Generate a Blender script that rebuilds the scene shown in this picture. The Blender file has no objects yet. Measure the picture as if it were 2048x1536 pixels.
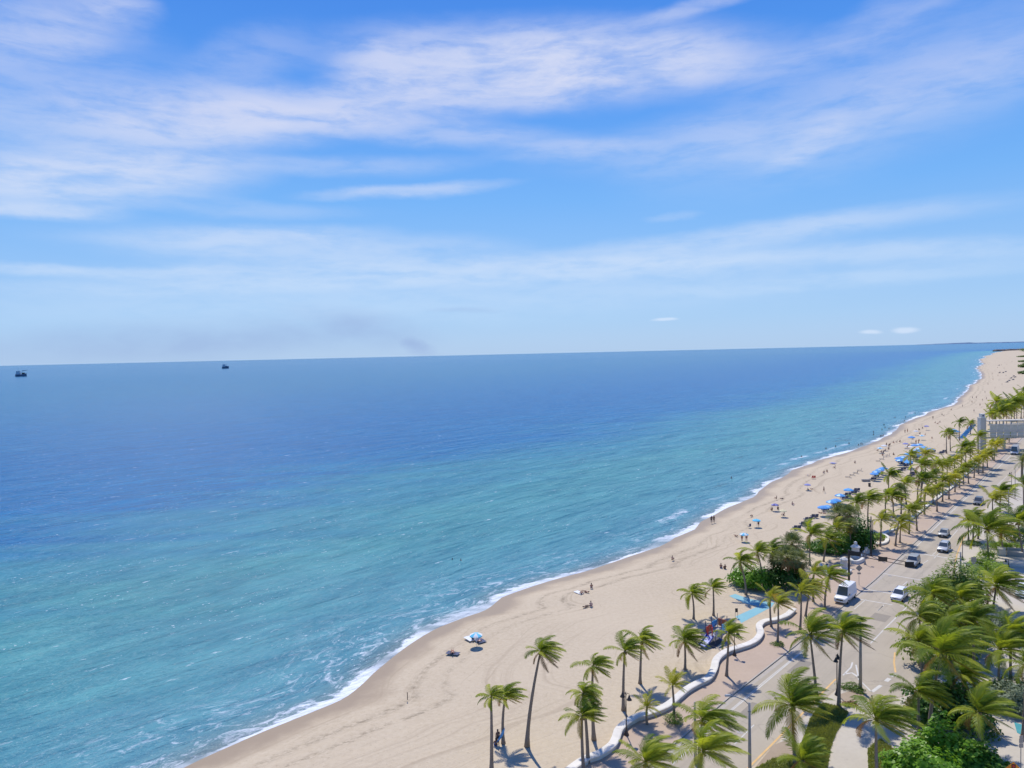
import bpy, math, random
import numpy as np
from mathutils import Vector, Matrix
random.seed(7)
C = bpy.context.scene.collection
PI = math.pi

# ------------------------------------------------------------------ camera
F, H, PITCH, ROLL = 1450.0, 43.0, math.radians(2.57), math.radians(-1.315)
RM = Matrix.Rotation(PI/2-PITCH, 3, 'X') @ Matrix.Rotation(ROLL, 3, 'Z')
RT = RM.transposed()
cam_d = bpy.data.cameras.new('camera'); cam = bpy.data.objects.new('camera', cam_d); C.objects.link(cam)
cam.location = (0, 0, H); cam.rotation_euler = RM.to_euler()
cam_d.sensor_width = 36; cam_d.lens = 36*F/2048; cam_d.clip_start = .5; cam_d.clip_end = 60000
bpy.context.scene.camera = cam

def ray(u, v): return RM @ Vector(((u-1024)/F, -(v-768)/F, -1))
def G(u, v, z=0.0):
    d = ray(u, v); t = (z-H)/d.z
    return Vector((d.x*t, d.y*t, z))
def at_depth(u, v, y):                 # the point of the sight line that lies y metres ahead
    d = ray(u, v); t = y/d.y
    return Vector((d.x*t, y, H+d.z*t))
def azel(u, v):
    d = ray(u, v).normalized(); return math.atan2(d.x, d.y), math.asin(d.z)

# ------------------------------------------------------------------ sky and sun
SUN = Vector((-.09, 1, 0)).normalized()*math.cos(math.radians(59)) + Vector((0, 0, math.sin(math.radians(59))))
def lin(r, g, b): return tuple(((c/255)/12.92 if c/255 <= .04045 else ((c/255+.055)/1.055)**2.4) for c in (r, g, b))
W = bpy.data.worlds.new('World'); bpy.context.scene.world = W; W.use_nodes = True
nt = W.node_tree; nt.nodes.clear()
class NB:
    def __init__(s, t): s.t = t
    def n(s, typ, **k):
        o = s.t.nodes.new(typ)
        for a, b in k.items(): setattr(o, a, b)
        return o
    def put(s, sock, v):
        if isinstance(v, bpy.types.NodeSocket): s.t.links.new(v, sock)
        else: sock.default_value = v
    def m(s, op, a, b=0.0, c=None, clamp=False):
        o = s.n('ShaderNodeMath', operation=op); o.use_clamp = clamp
        s.put(o.inputs[0], a); s.put(o.inputs[1], b)
        if c is not None: s.put(o.inputs[2], c)
        return o.outputs[0]
    def vm(s, op, a, b=None, sc=None):
        o = s.n('ShaderNodeVectorMath', operation=op); s.put(o.inputs[0], a)
        if b is not None: s.put(o.inputs[1], b)
        if sc is not None: s.put(o.inputs['Scale'], sc)
        return o.outputs['Value' if op in ('LENGTH', 'DOT_PRODUCT') else 'Vector']
    def mapr(s, v, a, b, c=0.0, d=1.0, smooth=False):
        o = s.n('ShaderNodeMapRange'); o.interpolation_type = 'SMOOTHSTEP' if smooth else 'LINEAR'
        for i, x in enumerate((v, a, b, c, d)): s.put(o.inputs[i], x)
        return o.outputs[0]
    def noise(s, vec, scale, detail=4.0, rough=.55, dist=0.0, col=False):
        o = s.n('ShaderNodeTexNoise')
        if vec is not None: s.put(o.inputs['Vector'], vec)
        o.inputs['Scale'].default_value = scale; o.inputs['Detail'].default_value = detail
        o.inputs['Roughness'].default_value = rough; o.inputs['Distortion'].default_value = dist
        return o.outputs['Color' if col else 'Fac']
    def mapping(s, vec, loc=(0, 0, 0), rot=(0, 0, 0), sc=(1, 1, 1), typ='POINT'):
        o = s.n('ShaderNodeMapping', vector_type=typ); s.put(o.inputs['Vector'], vec)
        o.inputs['Location'].default_value = loc; o.inputs['Rotation'].default_value = rot; o.inputs['Scale'].default_value = sc
        return o.outputs[0]
    def ramp(s, f, stops, interp='LINEAR'):
        o = s.n('ShaderNodeValToRGB'); r = o.color_ramp; r.interpolation = interp
        while len(r.elements) < len(stops): r.elements.new(.5)
        for e, (p, c) in zip(r.elements, stops): e.position = p; e.color = (*c, 1)
        s.put(o.inputs[0], f); return o.outputs[0]
    def mix(s, f, a, b, mode='MIX'):
        o = s.n('ShaderNodeMix', data_type='RGBA', blend_type=mode)
        s.put(o.inputs[0], f)
        for i, x in ((6, a), (7, b)):
            if not isinstance(x, bpy.types.NodeSocket) and len(x) == 3: x = (*x, 1)
            s.put(o.inputs[i], x)
        return o.outputs[2]
    def sep(s, v):
        o = s.n('ShaderNodeSeparateXYZ'); s.put(o.inputs[0], v); return o.outputs
    def comb(s, x, y, z=0.0):
        o = s.n('ShaderNodeCombineXYZ')
        for i, q in enumerate((x, y, z)): s.put(o.inputs[i], q)
        return o.outputs[0]
def sky():
    b = NB(nt)
    gen = b.n('ShaderNodeTexCoord').outputs['Generated']
    dx, dy, dz = b.sep(b.vm('NORMALIZE', gen))
    az = b.m('ARCTAN2', dx, dy); el = b.m('ARCSINE', dz)
    P = b.comb(az, el)
    nish = b.n('ShaderNodeTexSky', sky_type='NISHITA'); nish.sun_disc = False
    nish.sun_elevation = math.radians(59); nish.sun_rotation = math.atan2(SUN.x, SUN.y)
    nish.air_density = 1.0; nish.dust_density = .6; nish.ozone_density = 2.5
    base = b.vm('SCALE', nish.outputs[0], sc=.085)
    grad = b.ramp(b.mapr(el, 0, .8), [(0, lin(166, 198, 234)), (.05, lin(156, 196, 238)), (.14, lin(136, 185, 239)), (.25, lin(108, 172, 240)),
                  (.40, lin(78, 150, 236)), (.58, lin(50, 126, 224)), (1, lin(40, 98, 205))])
    col = b.mix(.86, base, grad)
    wn = b.vm('SUBTRACT', b.noise(b.mapping(P, sc=(1, 2.2, 1)), 7, 6, .6, col=True), (.5, .5, .5))
    Q = b.vm('ADD', P, b.vm('MULTIPLY', wn, (.075, .024, 0)))
    blobs = [(1090, 128, 500, 84, -3, 1.0), (1000, 175, 420, 60, 4, .8), (760, 150, 150, 60, 20, .7), (1330, 130, 260, 45, -6, .7), (470, 235, 390, 62, 5, .95), (190, 350, 330, 62, 6, .95), (840, 262, 380, 34, -5, .5),
             (60, 60, 190, 60, 10, .55), (90, 210, 330, 150, 0, .42), (1720, 205, 460, 130, 10, .36), (1450, 285, 420, 60, 0, .33), (480, 130, 160, 60, 25, .3),
             (1610, 285, 110, 30, 22, .55), (820, 380, 230, 15, 2, .62), (80, 420, 150, 19, 0, .8), (640, 500, 460, 50, -3, .62),
             (1480, 475, 500, 30, 2, .62), (1050, 540, 860, 34, -1, .66), (1920, 500, 260, 26, -3, .42), (60, 540, 130, 13, 0, .5),
             (500, 572, 520, 20, 0, .5), (900, 590, 1100, 70, 0, .45), (1390, 12, 190, 18, 6, .5), (230, 12, 90, 30, 0, .6), (1350, 430, 60, 10, 0, .3), (480, 470, 300, 22, 2, .5), (330, 545, 300, 14, 0, .5), (1250, 525, 420, 16, -2, .5), (1700, 560, 400, 20, 0, .4), (700, 330, 300, 24, 0, .35), (1150, 300, 200, 26, 0, .45), (420, 410, 330, 22, -2, .3), (1780, 30, 300, 40, 15, .3), (1950, 150, 260, 60, 0, .3)]
    tot = None
    for (u, v, a, c, r, dn) in blobs:
        A, E = azel(u, v)
        q = b.mapping(Q, (A, E, 0), (0, 0, math.radians(r+1.3)), (a/F, c/F, 1), 'TEXTURE')
        k = b.m('MULTIPLY', b.mapr(b.vm('LENGTH', q), .25, 1.15, 1, 0, True), dn)
        tot = k if tot is None else b.m('MAXIMUM', tot, b.m('MULTIPLY_ADD', k, .35, b.m('MAXIMUM', tot, k))) if False else b.m('SUBTRACT', b.m('ADD', tot, k), b.m('MULTIPLY', tot, k))
    R1 = b.mapping(Q, rot=(0, 0, -.12), sc=(1, 4.6, 1))
    st = b.noise(R1, 9, 9, .6, .4)
    st2 = b.noise(b.mapping(P, rot=(0, 0, .25), sc=(1, 3, 1)), 30, 6, .6)
    st3 = b.noise(b.mapping(b.vm('ADD', P, b.vm('MULTIPLY', wn, (.05, .012, 0))), rot=(0, 0, -.05), sc=(1, 7, 1)), 6, 8, .58)
    tex = b.mapr(b.m('ADD', b.m('MULTIPLY', st3, .42), b.m('MULTIPLY_ADD', st2, .22, b.m('MULTIPLY', st, .50))), .36, .66, .34, 1.0, True)
    # the same high cirrus carries on over the sky that the camera does not see
    pl = b.vm('DIVIDE', b.comb(dx, dy), b.comb(b.m('MAXIMUM', dz, .06), b.m('MAXIMUM', dz, .06), 1.0))
    wide = b.mapr(b.noise(b.mapping(pl, sc=(.6, 1.3, 1)), 1.3, 8, .6, .5), .5, .8, 0, .55, True)
    wide = b.m('MULTIPLY', wide, b.mapr(dz, .44, .6, 0, 1, True))
    cl = b.m('ADD', b.m('MULTIPLY', tot, tex), wide, clamp=True)
    lo = b.mapr(el, .05, .3)
    ccol = b.mix(lo, lin(192, 215, 240), b.mix(st, lin(176, 194, 232), lin(214, 216, 234)))
    col = b.mix(b.m('MULTIPLY', cl, .95), col, ccol)
    # drifting smoke on the horizon and two far cumulus
    sm = None
    for (u, v, a, c, r, dn) in [(720, 655, 190, 46, -8, .6), (835, 688, 50, 28, -30, .7), (400, 680, 500, 52, 2, .55), (150, 690, 220, 20, 0, .2), (930, 622, 90, 7, 0, .3), (600, 640, 160, 12, 3, .3)]:
        A, E = azel(u, v)
        q = b.mapping(b.vm('ADD', P, b.vm('MULTIPLY', wn, (.06, .022, 0))), (A, E, 0), (0, 0, math.radians(r)), (a/F, c/F, 1), 'TEXTURE')
        k = b.m('MULTIPLY', b.mapr(b.vm('LENGTH', q), .1, 1.1, 1, 0, True), dn)
        sm = k if sm is None else b.m('MAXIMUM', sm, k)
    sm = b.m('MULTIPLY', sm, b.mapr(b.noise(b.mapping(P, sc=(1, 2.0, 1)), 15, 5, .5), .2, .62, .35, 1))
    col = b.mix(sm, col, lin(146, 170, 212))
    cu = None
    for (u, v, a, c) in [(1740, 663, 22, 5), (1812, 659, 26, 7), (1330, 640, 30, 4)]:
        A, E = azel(u, v)
        q = b.mapping(b.vm('ADD', P, b.vm('MULTIPLY', wn, (.02, .012, 0))), (A, E, 0), (0, 0, 0), (a/F, c/F, 1), 'TEXTURE')
        k = b.mapr(b.vm('LENGTH', q), .3, 1.1, .55, 0, True); cu = k if cu is None else b.m('MAXIMUM', cu, k)
    col = b.mix(cu, col, lin(214, 226, 244))
    bg = b.n('ShaderNodeBackground'); b.put(bg.inputs[0], col); bg.inputs[1].default_value = 1.12
    out = b.n('ShaderNodeOutputWorld'); nt.links.new(bg.outputs[0], out.inputs[0])
sky()
W.cycles.sampling_method = 'MANUAL'; W.cycles.sample_map_resolution = 512
sd = bpy.data.lights.new('sun', 'SUN'); sd.energy = 4.15; sd.angle = math.radians(.53); sd.color = (1, .955, .875)
so = bpy.data.objects.new('sun', sd); C.objects.link(so); so.rotation_euler = SUN.to_track_quat('Z', 'Y').to_euler(); so.location = (0, 0, 200)
vs = bpy.context.scene.view_settings
vs.view_transform = 'Standard'; vs.look = 'None'; vs.gamma = 1; vs.use_curve_mapping = False; vs.exposure = 0.0

# ------------------------------------------------------------------ helpers
def mat(name, col, rough=.7, var=.16, scale=3.0, metal=0.0, spec=.4, bump=0.0, bscale=20.0, alpha=None):
    m = bpy.data.materials.new(name); m.use_nodes = True; t = m.node_tree; b = NB(t)
    p = t.nodes['Principled BSDF']
    co = b.n('ShaderNodeTexCoord').outputs['Object']
    n1 = b.noise(co, scale, 5, .6)
    c = b.mix(b.mapr(n1, .3, .7), tuple(x*(1-var) for x in col), tuple(min(1, x*(1+var)) for x in col))
    b.put(p.inputs['Base Color'], c); p.inputs['Roughness'].default_value = rough
    p.inputs['Metallic'].default_value = metal; p.inputs['Specular IOR Level'].default_value = spec
    if bump:
        bp = b.n('ShaderNodeBump'); bp.inputs['Strength'].default_value = bump; bp.inputs['Distance'].default_value = .02
        b.put(bp.inputs['Height'], b.noise(co, bscale, 4, .6)); b.put(p.inputs['Normal'], bp.outputs[0])
    return m
def leaf(name, c1, c2, trans=.35, rough=.5, scale=1.2):
    m = bpy.data.materials.new(name); m.use_nodes = True; t = m.node_tree; b = NB(t); t.nodes.remove(t.nodes['Principled BSDF'])
    out = t.nodes['Material Output']
    oi = b.n('ShaderNodeObjectInfo').outputs['Random']; co = b.n('ShaderNodeTexCoord').outputs['Object']
    f = b.m('ADD', b.m('MULTIPLY', oi, .6), b.m('MULTIPLY', b.noise(co, scale, 4, .6), .75))
    c = b.mix(b.mapr(f, .25, 1.05), c1, c2)
    p = b.n('ShaderNodeBsdfPrincipled'); b.put(p.inputs['Base Color'], c); p.inputs['Roughness'].default_value = rough
    p.inputs['Specular IOR Level'].default_value = .22
    tr = b.n('ShaderNodeBsdfTranslucent'); b.put(tr.inputs[0], b.mix(1.0, c, (1.5, 1.45, .55), 'MULTIPLY'))
    mx = b.n('ShaderNodeMixShader'); mx.inputs[0].default_value = trans
    t.links.new(p.outputs[0], mx.inputs[1]); t.links.new(tr.outputs[0], mx.inputs[2]); t.links.new(mx.outputs[0], out.inputs[0])
    return m
def tag(o, label=None, cat=None, group=None, kind=None):
    for k, v in (('label', label), ('category', cat), ('group', group), ('kind', kind)):
        if v: o[k] = v
    return o
def link(o, parent=None):
    C.objects.link(o)
    if parent is not None: o.parent = parent
    return o
def empty(name, loc, rz=0.0, label=None, cat=None, group=None):
    o = bpy.data.objects.new(name, None); o.location = loc; o.rotation_euler = (0, 0, rz); o.empty_display_size = .3
    C.objects.link(o); return tag(o, label, cat, group)
class MB:
    def __init__(s): s.v = []; s.f = []; s.mi = []
    def add(s, vs, fs, mi=0):
        o = len(s.v); s.v += [tuple(q) for q in vs]; s.f += [tuple(i+o for i in f) for f in fs]; s.mi += [mi]*len(fs); return s
    def box(s, c, d, rz=0.0, mi=0, taper=1.0):
        x, y, z = d[0]/2, d[1]/2, d[2]/2; ca, sa = math.cos(rz), math.sin(rz); V = []
        for k, (i, j, l) in enumerate([(-1, -1, -1), (1, -1, -1), (1, 1, -1), (-1, 1, -1), (-1, -1, 1), (1, -1, 1), (1, 1, 1), (-1, 1, 1)]):
            t = taper if l > 0 else 1; a, b = i*x*t, j*y*t
            V.append((c[0]+a*ca-b*sa, c[1]+a*sa+b*ca, c[2]+l*z))
        return s.add(V, [(0, 3, 2, 1), (4, 5, 6, 7), (0, 1, 5, 4), (1, 2, 6, 5), (2, 3, 7, 6), (3, 0, 4, 7)], mi)
    def tube(s, pts, rad, n=6, mi=0, caps=True):
        pts = [Vector(p) for p in pts]; R = rad if isinstance(rad, (list, tuple)) else [rad]*len(pts); V = []; Fc = []
        for i, p in enumerate(pts):
            d = (pts[min(i+1, len(pts)-1)]-pts[max(i-1, 0)]).normalized()
            up = Vector((0, 0, 1)) if abs(d.z) < .9 else Vector((1, 0, 0))
            a = d.cross(up).normalized(); b = d.cross(a)
            for k in range(n):
                t = 2*PI*k/n; V.append(p+a*(R[i]*math.cos(t))+b*(R[i]*math.sin(t)))
        for i in range(len(pts)-1):
            for k in range(n): Fc.append((i*n+k, i*n+(k+1) % n, (i+1)*n+(k+1) % n, (i+1)*n+k))
        if caps: Fc.append(tuple(range(n))[::-1]); Fc.append(tuple((len(pts)-1)*n+k for k in range(n)))
        return s.add(V, Fc, mi)
    def lathe(s, c, prof, n=12, mi=0, sx=1.0, sy=1.0):
        V = []; Fc = []
        for r, z in prof:
            for k in range(n):
                t = 2*PI*k/n; V.append((c[0]+r*sx*math.cos(t), c[1]+r*sy*math.sin(t), c[2]+z))
        for i in range(len(prof)-1):
            for k in range(n): Fc.append((i*n+k, i*n+(k+1) % n, (i+1)*n+(k+1) % n, (i+1)*n+k))
        Fc.append(tuple(range(n))[::-1]); Fc.append(tuple((len(prof)-1)*n+k for k in range(n)))
        return s.add(V, Fc, mi)
    def ell(s, c, r, n=8, mi=0):
        m = max(4, n//2); return s.lathe(c, [(max(.02, math.sin(PI*i/m)), -math.cos(PI*i/m)*r[2]) for i in range(m+1)], n, mi, r[0], r[1])
    def mesh(s, name, mats, smooth=False):
        me = bpy.data.meshes.new(name); me.from_pydata(s.v, [], s.f)
        for m in (mats if isinstance(mats, (list, tuple)) else [mats]): me.materials.append(m)
        if any(s.mi): me.polygons.foreach_set('material_index', s.mi)
        if smooth: me.polygons.foreach_set('use_smooth', [True]*len(s.f))
        me.update(); return me
    def build(s, name, mats, parent=None, smooth=False):
        return link(bpy.data.objects.new(name, s.mesh(name, mats, smooth)), parent)
def inst(name, me, parent=None, loc=(0, 0, 0), rz=0.0, sc=1.0):
    o = bpy.data.objects.new(name, me); o.location = loc; o.rotation_euler = (0, 0, rz); o.scale = (sc, sc, sc) if not isinstance(sc, tuple) else sc
    return link(o, parent)
def copy_tree(o, parent=None):
    c = o.copy(); C.objects.link(c); c.parent = parent
    for k in ('label',):
        if parent is None and k in c: del c[k]
    for ch in list(o.children): copy_tree(ch, c)
    return c
def ordn(i): return ['first', 'second', 'third', 'fourth', 'fifth', 'sixth', 'seventh', 'eighth', 'ninth', 'tenth', 'eleventh', 'twelfth', 'thirteenth', 'fourteenth',
                     'fifteenth', 'sixteenth', 'seventeenth', 'eighteenth', 'nineteenth', 'twentieth', 'twenty-first', 'twenty-second', 'twenty-third', 'twenty-fourth',
                     'twenty-fifth', 'twenty-sixth', 'twenty-seventh', 'twenty-eighth', 'twenty-ninth', 'thirtieth', 'thirty-first', 'thirty-second', 'thirty-third', 'thirty-fourth', 'thirty-fifth', 'thirty-sixth'][i]

M = dict(
    trunk=mat('palm_bark', (.25, .195, .145), .9, .25, 6, bump=.5, bscale=14), bark=mat('shrub_bark', (.14, .11, .08), .9, .2, 6),
    white=mat('white_render', (.70, .65, .56), .7, .13, .7, bump=.2, bscale=5), cream=mat('cream_render', (.55, .50, .41), .75, .1, 1.0), grey=mat('grey_render', (.54, .50, .41), .7, .08, .6),
    conc=mat('pole_concrete', (.36, .33, .29), .85, .12, 3), black=mat('black_metal', (.025, .025, .028), .45, .2, 8), bronze=mat('bronze_metal', (.075, .055, .042), .5, .2, 8),
    steel=mat('grey_steel', (.30, .31, .32), .45, .1, 5, metal=.4), rubber=mat('tyre_rubber', (.02, .02, .02), .85, .2, 12), glass=mat('dark_glass', (.075, .09, .095), .08, .1, 2, spec=.8),
    paleglass=mat('pale_glass', (.50, .48, .38), .15, .12, 1, spec=.6),
    vwhite=mat('white_paint', (.78, .78, .77), .3, .04, 2, spec=.5), vsilver=mat('silver_paint', (.50, .51, .51), .3, .05, 2, metal=.3), vgrey=mat('grey_paint', (.36, .37, .35), .32, .06, 2, metal=.2),
    vdark=mat('dark_paint', (.15, .16, .17), .25, .08, 2), lamp=mat('clear_lamp', (.7, .72, .72), .15, .05, 4, spec=.8), tail=mat('red_lamp', (.4, .02, .02), .2, .1, 4),
    rim=mat('alloy_rim', (.45, .45, .46), .35, .1, 6, metal=.6), plate=mat('number_plate', (.7, .7, .66), .5, .05, 6),
    navy=mat('navy_canvas', (.085, .10, .16), .85, .2, 4), blue=mat('blue_canvas', (.10, .32, .66), .8, .15, 2), cyan=mat('cyan_canvas', (.12, .52, .70), .8, .12, 2), lilac=mat('lilac_canvas', (.24, .25, .50), .8, .15, 2),
    purple=mat('purple_canvas', (.11, .09, .27), .8, .15, 2), yellow=mat('pale_yellow_canvas', (.68, .60, .36), .8, .1, 2), wcanvas=mat('white_canvas', (.72, .72, .70), .8, .08, 2), beige=mat('beige_canvas', (.45, .37, .28), .85, .12, 3),
    red=mat('red_plastic', (.62, .04, .03), .5, .1, 3), orange=mat('orange_plastic', (.75, .17, .06), .5, .1, 3), pblue=mat('blue_plastic', (.03, .09, .42), .4, .15, 3), sky=mat('sky_blue_plastic', (.08, .38, .66), .45, .15, 3),
    skin=mat('tan_skin', (.40, .22, .14), .6, .1, 5), skin2=mat('brown_skin', (.16, .085, .055), .6, .1, 5), skin3=mat('pale_skin', (.55, .36, .27), .6, .1, 5), hair=mat('dark_hair', (.03, .022, .016), .6, .2, 9),
    sred=mat('coral_swimwear', (.50, .13, .10), .8, .1, 5), sblk=mat('black_swimwear', (.03, .03, .035), .8, .1, 5), sblu=mat('blue_swimwear', (.05, .12, .35), .8, .1, 5),
    mark=mat('white_marking', (.58, .55, .48), .8, .1, .8), ymark=mat('yellow_marking', (.66, .42, .17), .8, .12, .8), rock=mat('jetty_rock', (.16, .13, .11), .9, .3, .3),
    kerb=mat('kerb_concrete', (.42, .37, .30), .85, .1, 1.5), amber=mat('amber_disc', (.8, .45, .03), .4, .05, 3), green=mat('green_disc', (.03, .35, .12), .4, .05, 3), sgn=mat('orange_sheeting', (.85, .30, .02), .5, .05, 2),
    sback=mat('sign_back', (.33, .30, .27), .5, .1, 4, metal=.3), shade=mat('dark_rubber', (.09, .085, .09), .9, .15, 2), mast=mat('ship_steel', (.2, .25, .32), .6, .15, .2), hull=mat('ship_hull', (.10, .14, .20), .6, .2, .2), buff=mat('ship_house', (.50, .52, .55), .6, .1, .2),
    coco=mat('coconut_husk', (.22, .15, .05), .7, .25, 9),
    frond=leaf('green_frond', (.055, .125, .012), (.40, .435, .045), .46), yfrond=leaf('yellow_green_frond', (.18, .23, .028), (.46, .43, .05), .45), ofrond=leaf('golden_frond', (.20, .17, .03), (.36, .24, .06), .35),
    dry=leaf('dry_frond', (.17, .085, .035), (.30, .16, .07), .2, .8), fan=leaf('fan_frond', (.085, .125, .045), (.25, .27, .12), .34), silver=leaf('silver_leaf', (.12, .17, .10), (.27, .31, .20), .25),
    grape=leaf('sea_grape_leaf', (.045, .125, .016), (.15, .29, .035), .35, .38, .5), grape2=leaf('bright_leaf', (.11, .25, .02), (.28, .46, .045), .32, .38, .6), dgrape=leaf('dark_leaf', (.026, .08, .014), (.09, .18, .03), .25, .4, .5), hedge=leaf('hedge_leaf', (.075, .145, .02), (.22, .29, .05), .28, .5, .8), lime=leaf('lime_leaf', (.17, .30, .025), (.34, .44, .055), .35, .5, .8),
    grass=leaf('grass_blade', (.11, .16, .04), (.32, .33, .10), .35, .6, .5))

# ------------------------------------------------------------------ coast line, beach and sea
SEA = -1.0
shore_px = [(240, 1640), (300, 1585), (372, 1538), (420, 1512), (480, 1485), (560, 1443), (620, 1412), (690, 1373), (730, 1344), (790, 1300), (835, 1273), (880, 1251), (920, 1231), (975, 1214), (1005, 1196), (1060, 1178), (1100, 1165),
            (1180, 1148), (1250, 1119), (1330, 1083), (1390, 1047), (1426, 1024), (1450, 1012), (1500, 990), (1530, 969), (1600, 936), (1660, 915), (1740, 886), (1765, 878), (1788, 866), (1798, 854), (1830, 837), (1870, 822), (1900, 811),
            (1920, 796), (1940, 772), (1954, 752), (1958, 736), (1963, 720), (1973, 712), (1992, 704.5), (2012, 701.5)]
sp = [G(u, v, SEA) for u, v in shore_px]
SY = [-120.] + [p.y for p in sp] + [4300., 5200., 14000.]
SX = [sp[0].x-(sp[0].y+120)*.62] + [p.x for p in sp] + [5200., 9000., 16000.]
def S(y): return np.interp(y, SY, SX)
ys = [-40.0]
while ys[-1] < 4200: ys.append(ys[-1]+max(1.2, .009*ys[-1]))
ys = np.array(ys)
def smooth_s(y):
    w = np.maximum(1.5, .012*np.abs(y)); return sum(S(y+k*w)*q for k, q in ((-2, .1), (-1, .22), (0, .36), (1, .22), (2, .1)))
rng = np.random.RandomState(3)
def coast_mesh(name, xs, zs, mats):
    sy = smooth_s(ys); ang0 = np.concatenate([[0], np.cumsum(np.hypot(np.diff(ys), np.diff(sy)))]); rk = np.random.RandomState(8); kn = np.arange(0, 9000, 9.0); lob = rk.uniform(-1, 1, len(kn)); kn2 = np.arange(0, 9000, 31.0); lob2 = rk.uniform(-1, 1, len(kn2))
    sy = sy+1.0*np.interp(ang0, kn, lob)+2.4*np.interp(ang0, kn2, lob2)+np.where(ys > 700, 8*np.interp(ang0, kn2*4, lob2), 0); ang = np.cos(np.arctan(np.gradient(sy, ys))); n, m = len(ys), len(xs)
    V = np.zeros((n, m, 3)); A = np.zeros((n, m, 3))
    al = np.concatenate([[0], np.cumsum(np.hypot(np.diff(ys), np.diff(sy)))])
    for j, (d, z) in enumerate(zip(xs, zs)):
        V[:, j, 0] = sy+d/np.maximum(ang, .5); V[:, j, 1] = ys; V[:, j, 2] = z; A[:, j, 0] = d; A[:, j, 1] = al
    fs = [(i*m+j, i*m+j+1, (i+1)*m+j+1, (i+1)*m+j) for i in range(n-1) for j in range(m-1)]
    me = bpy.data.meshes.new(name); me.from_pydata([tuple(v) for v in V.reshape(-1, 3)], [], fs); me.materials.append(mats)
    at = me.attributes.new('coast', 'FLOAT_VECTOR', 'POINT'); at.data.foreach_set('vector', A.reshape(-1))
    me.polygons.foreach_set('use_smooth', [True]*len(fs)); me.update()
    o = link(bpy.data.objects.new(name, me)); return o

def sand_material():
    m = bpy.data.materials.new('beach_sand'); m.use_nodes = True; t = m.node_tree; b = NB(t); p = t.nodes['Principled BSDF']
    at = b.n('ShaderNodeAttribute', attribute_name='coast').outputs['Vector']
    d, s, _ = b.sep(at); pos = b.n('ShaderNodeNewGeometry').outputs['Position']
    wob = b.m('MULTIPLY', b.m('SUBTRACT', b.noise(b.comb(s, 0, 3), .035, 3, .5), .5), 3.0)
    dw = b.m('ADD', d, wob)
    big = b.noise(pos, .05, 5, .6)
    c = b.mix(b.mapr(big, .3, .7), (.465, .372, .250), (.545, .442, .302))
    fine = b.noise(pos, 1.7, 6, .7)
    c = b.mix(b.mapr(fine, .35, .7), c, (.57, .47, .33))
    # rake and tyre tracks that follow the coast
    trk = b.noise(b.comb(b.m('MULTIPLY', b.m('ADD', d, b.m('MULTIPLY', wob, .25)), 1.0), b.m('MULTIPLY', s, .018), 0), .55, 5, .62)
    lines = b.mapr(trk, .56, .72, 0, 1, True)
    c = b.mix(b.m('MULTIPLY', lines, .45), c, (.36, .28, .19))
    trk2 = b.noise(b.comb(b.m('ADD', d, b.m('MULTIPLY', b.noise(pos, .02, 3), 22)), b.m('MULTIPLY', s, .02), 9), 1.5, 3, .6)
    c = b.mix(b.m('MULTIPLY', b.mapr(trk2, .6, .7, 0, 1, True), .36), c, (.35, .275, .18))
    # wet sand, then the two wrack lines of dry seaweed
    wet = b.mapr(b.m('ADD', dw, b.m('MULTIPLY', b.noise(pos, .16, 5), 7.0)), 5.0, 9.0, 1, 0, True)
    c = b.mix(b.m('MULTIPLY', wet, .85), c, (.31, .222, .135))
    ftp = b.mapr(b.noise(pos, 2.4, 3, .6), .60, .70, 0, 1, True); c = b.mix(b.m('MULTIPLY', ftp, .35), c, (.31, .245, .165))
    weed = None
    for d0, w0, zz in ((7.5, 1.3, 0), (11.0, 1.1, 5)):
        k = b.mapr(b.m('ABSOLUTE', b.m('SUBTRACT', b.m('ADD', dw, b.m('MULTIPLY', b.noise(b.comb(s, zz, 1), .22, 4), 1.4)), d0+.7)), 0, w0*.75, 1, 0)
        k = b.m('MULTIPLY', k, b.mapr(b.noise(b.comb(s, d, zz), 1.3, 6, .78), .46, .58))
        k = b.m('MULTIPLY', k, b.mapr(b.noise(b.comb(s, zz, 7), .04, 2), .3, .5, .35, 1))
        weed = k if weed is None else b.m('MAXIMUM', weed, k)
    c = b.mix(b.m('MULTIPLY', weed, .62), c, (.11, .08, .05))
    b.put(p.inputs['Base Color'], c); b.put(p.inputs['Roughness'], b.mapr(wet, 0, 1, .95, .42)); p.inputs['Specular IOR Level'].default_value = .25
    bp = b.n('ShaderNodeBump'); bp.inputs['Strength'].default_value = .8; bp.inputs['Distance'].default_value = .12
    h = b.m('ADD', b.m('MULTIPLY', b.noise(pos, 1.1, 6, .7), .8), b.m('MULTIPLY', trk, 1.1))
    b.put(bp.inputs['Height'], b.m('MULTIPLY', h, b.mapr(wet, 0, 1, 1, .15))); b.put(p.inputs['Normal'], bp.outputs[0])
    return m
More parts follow.
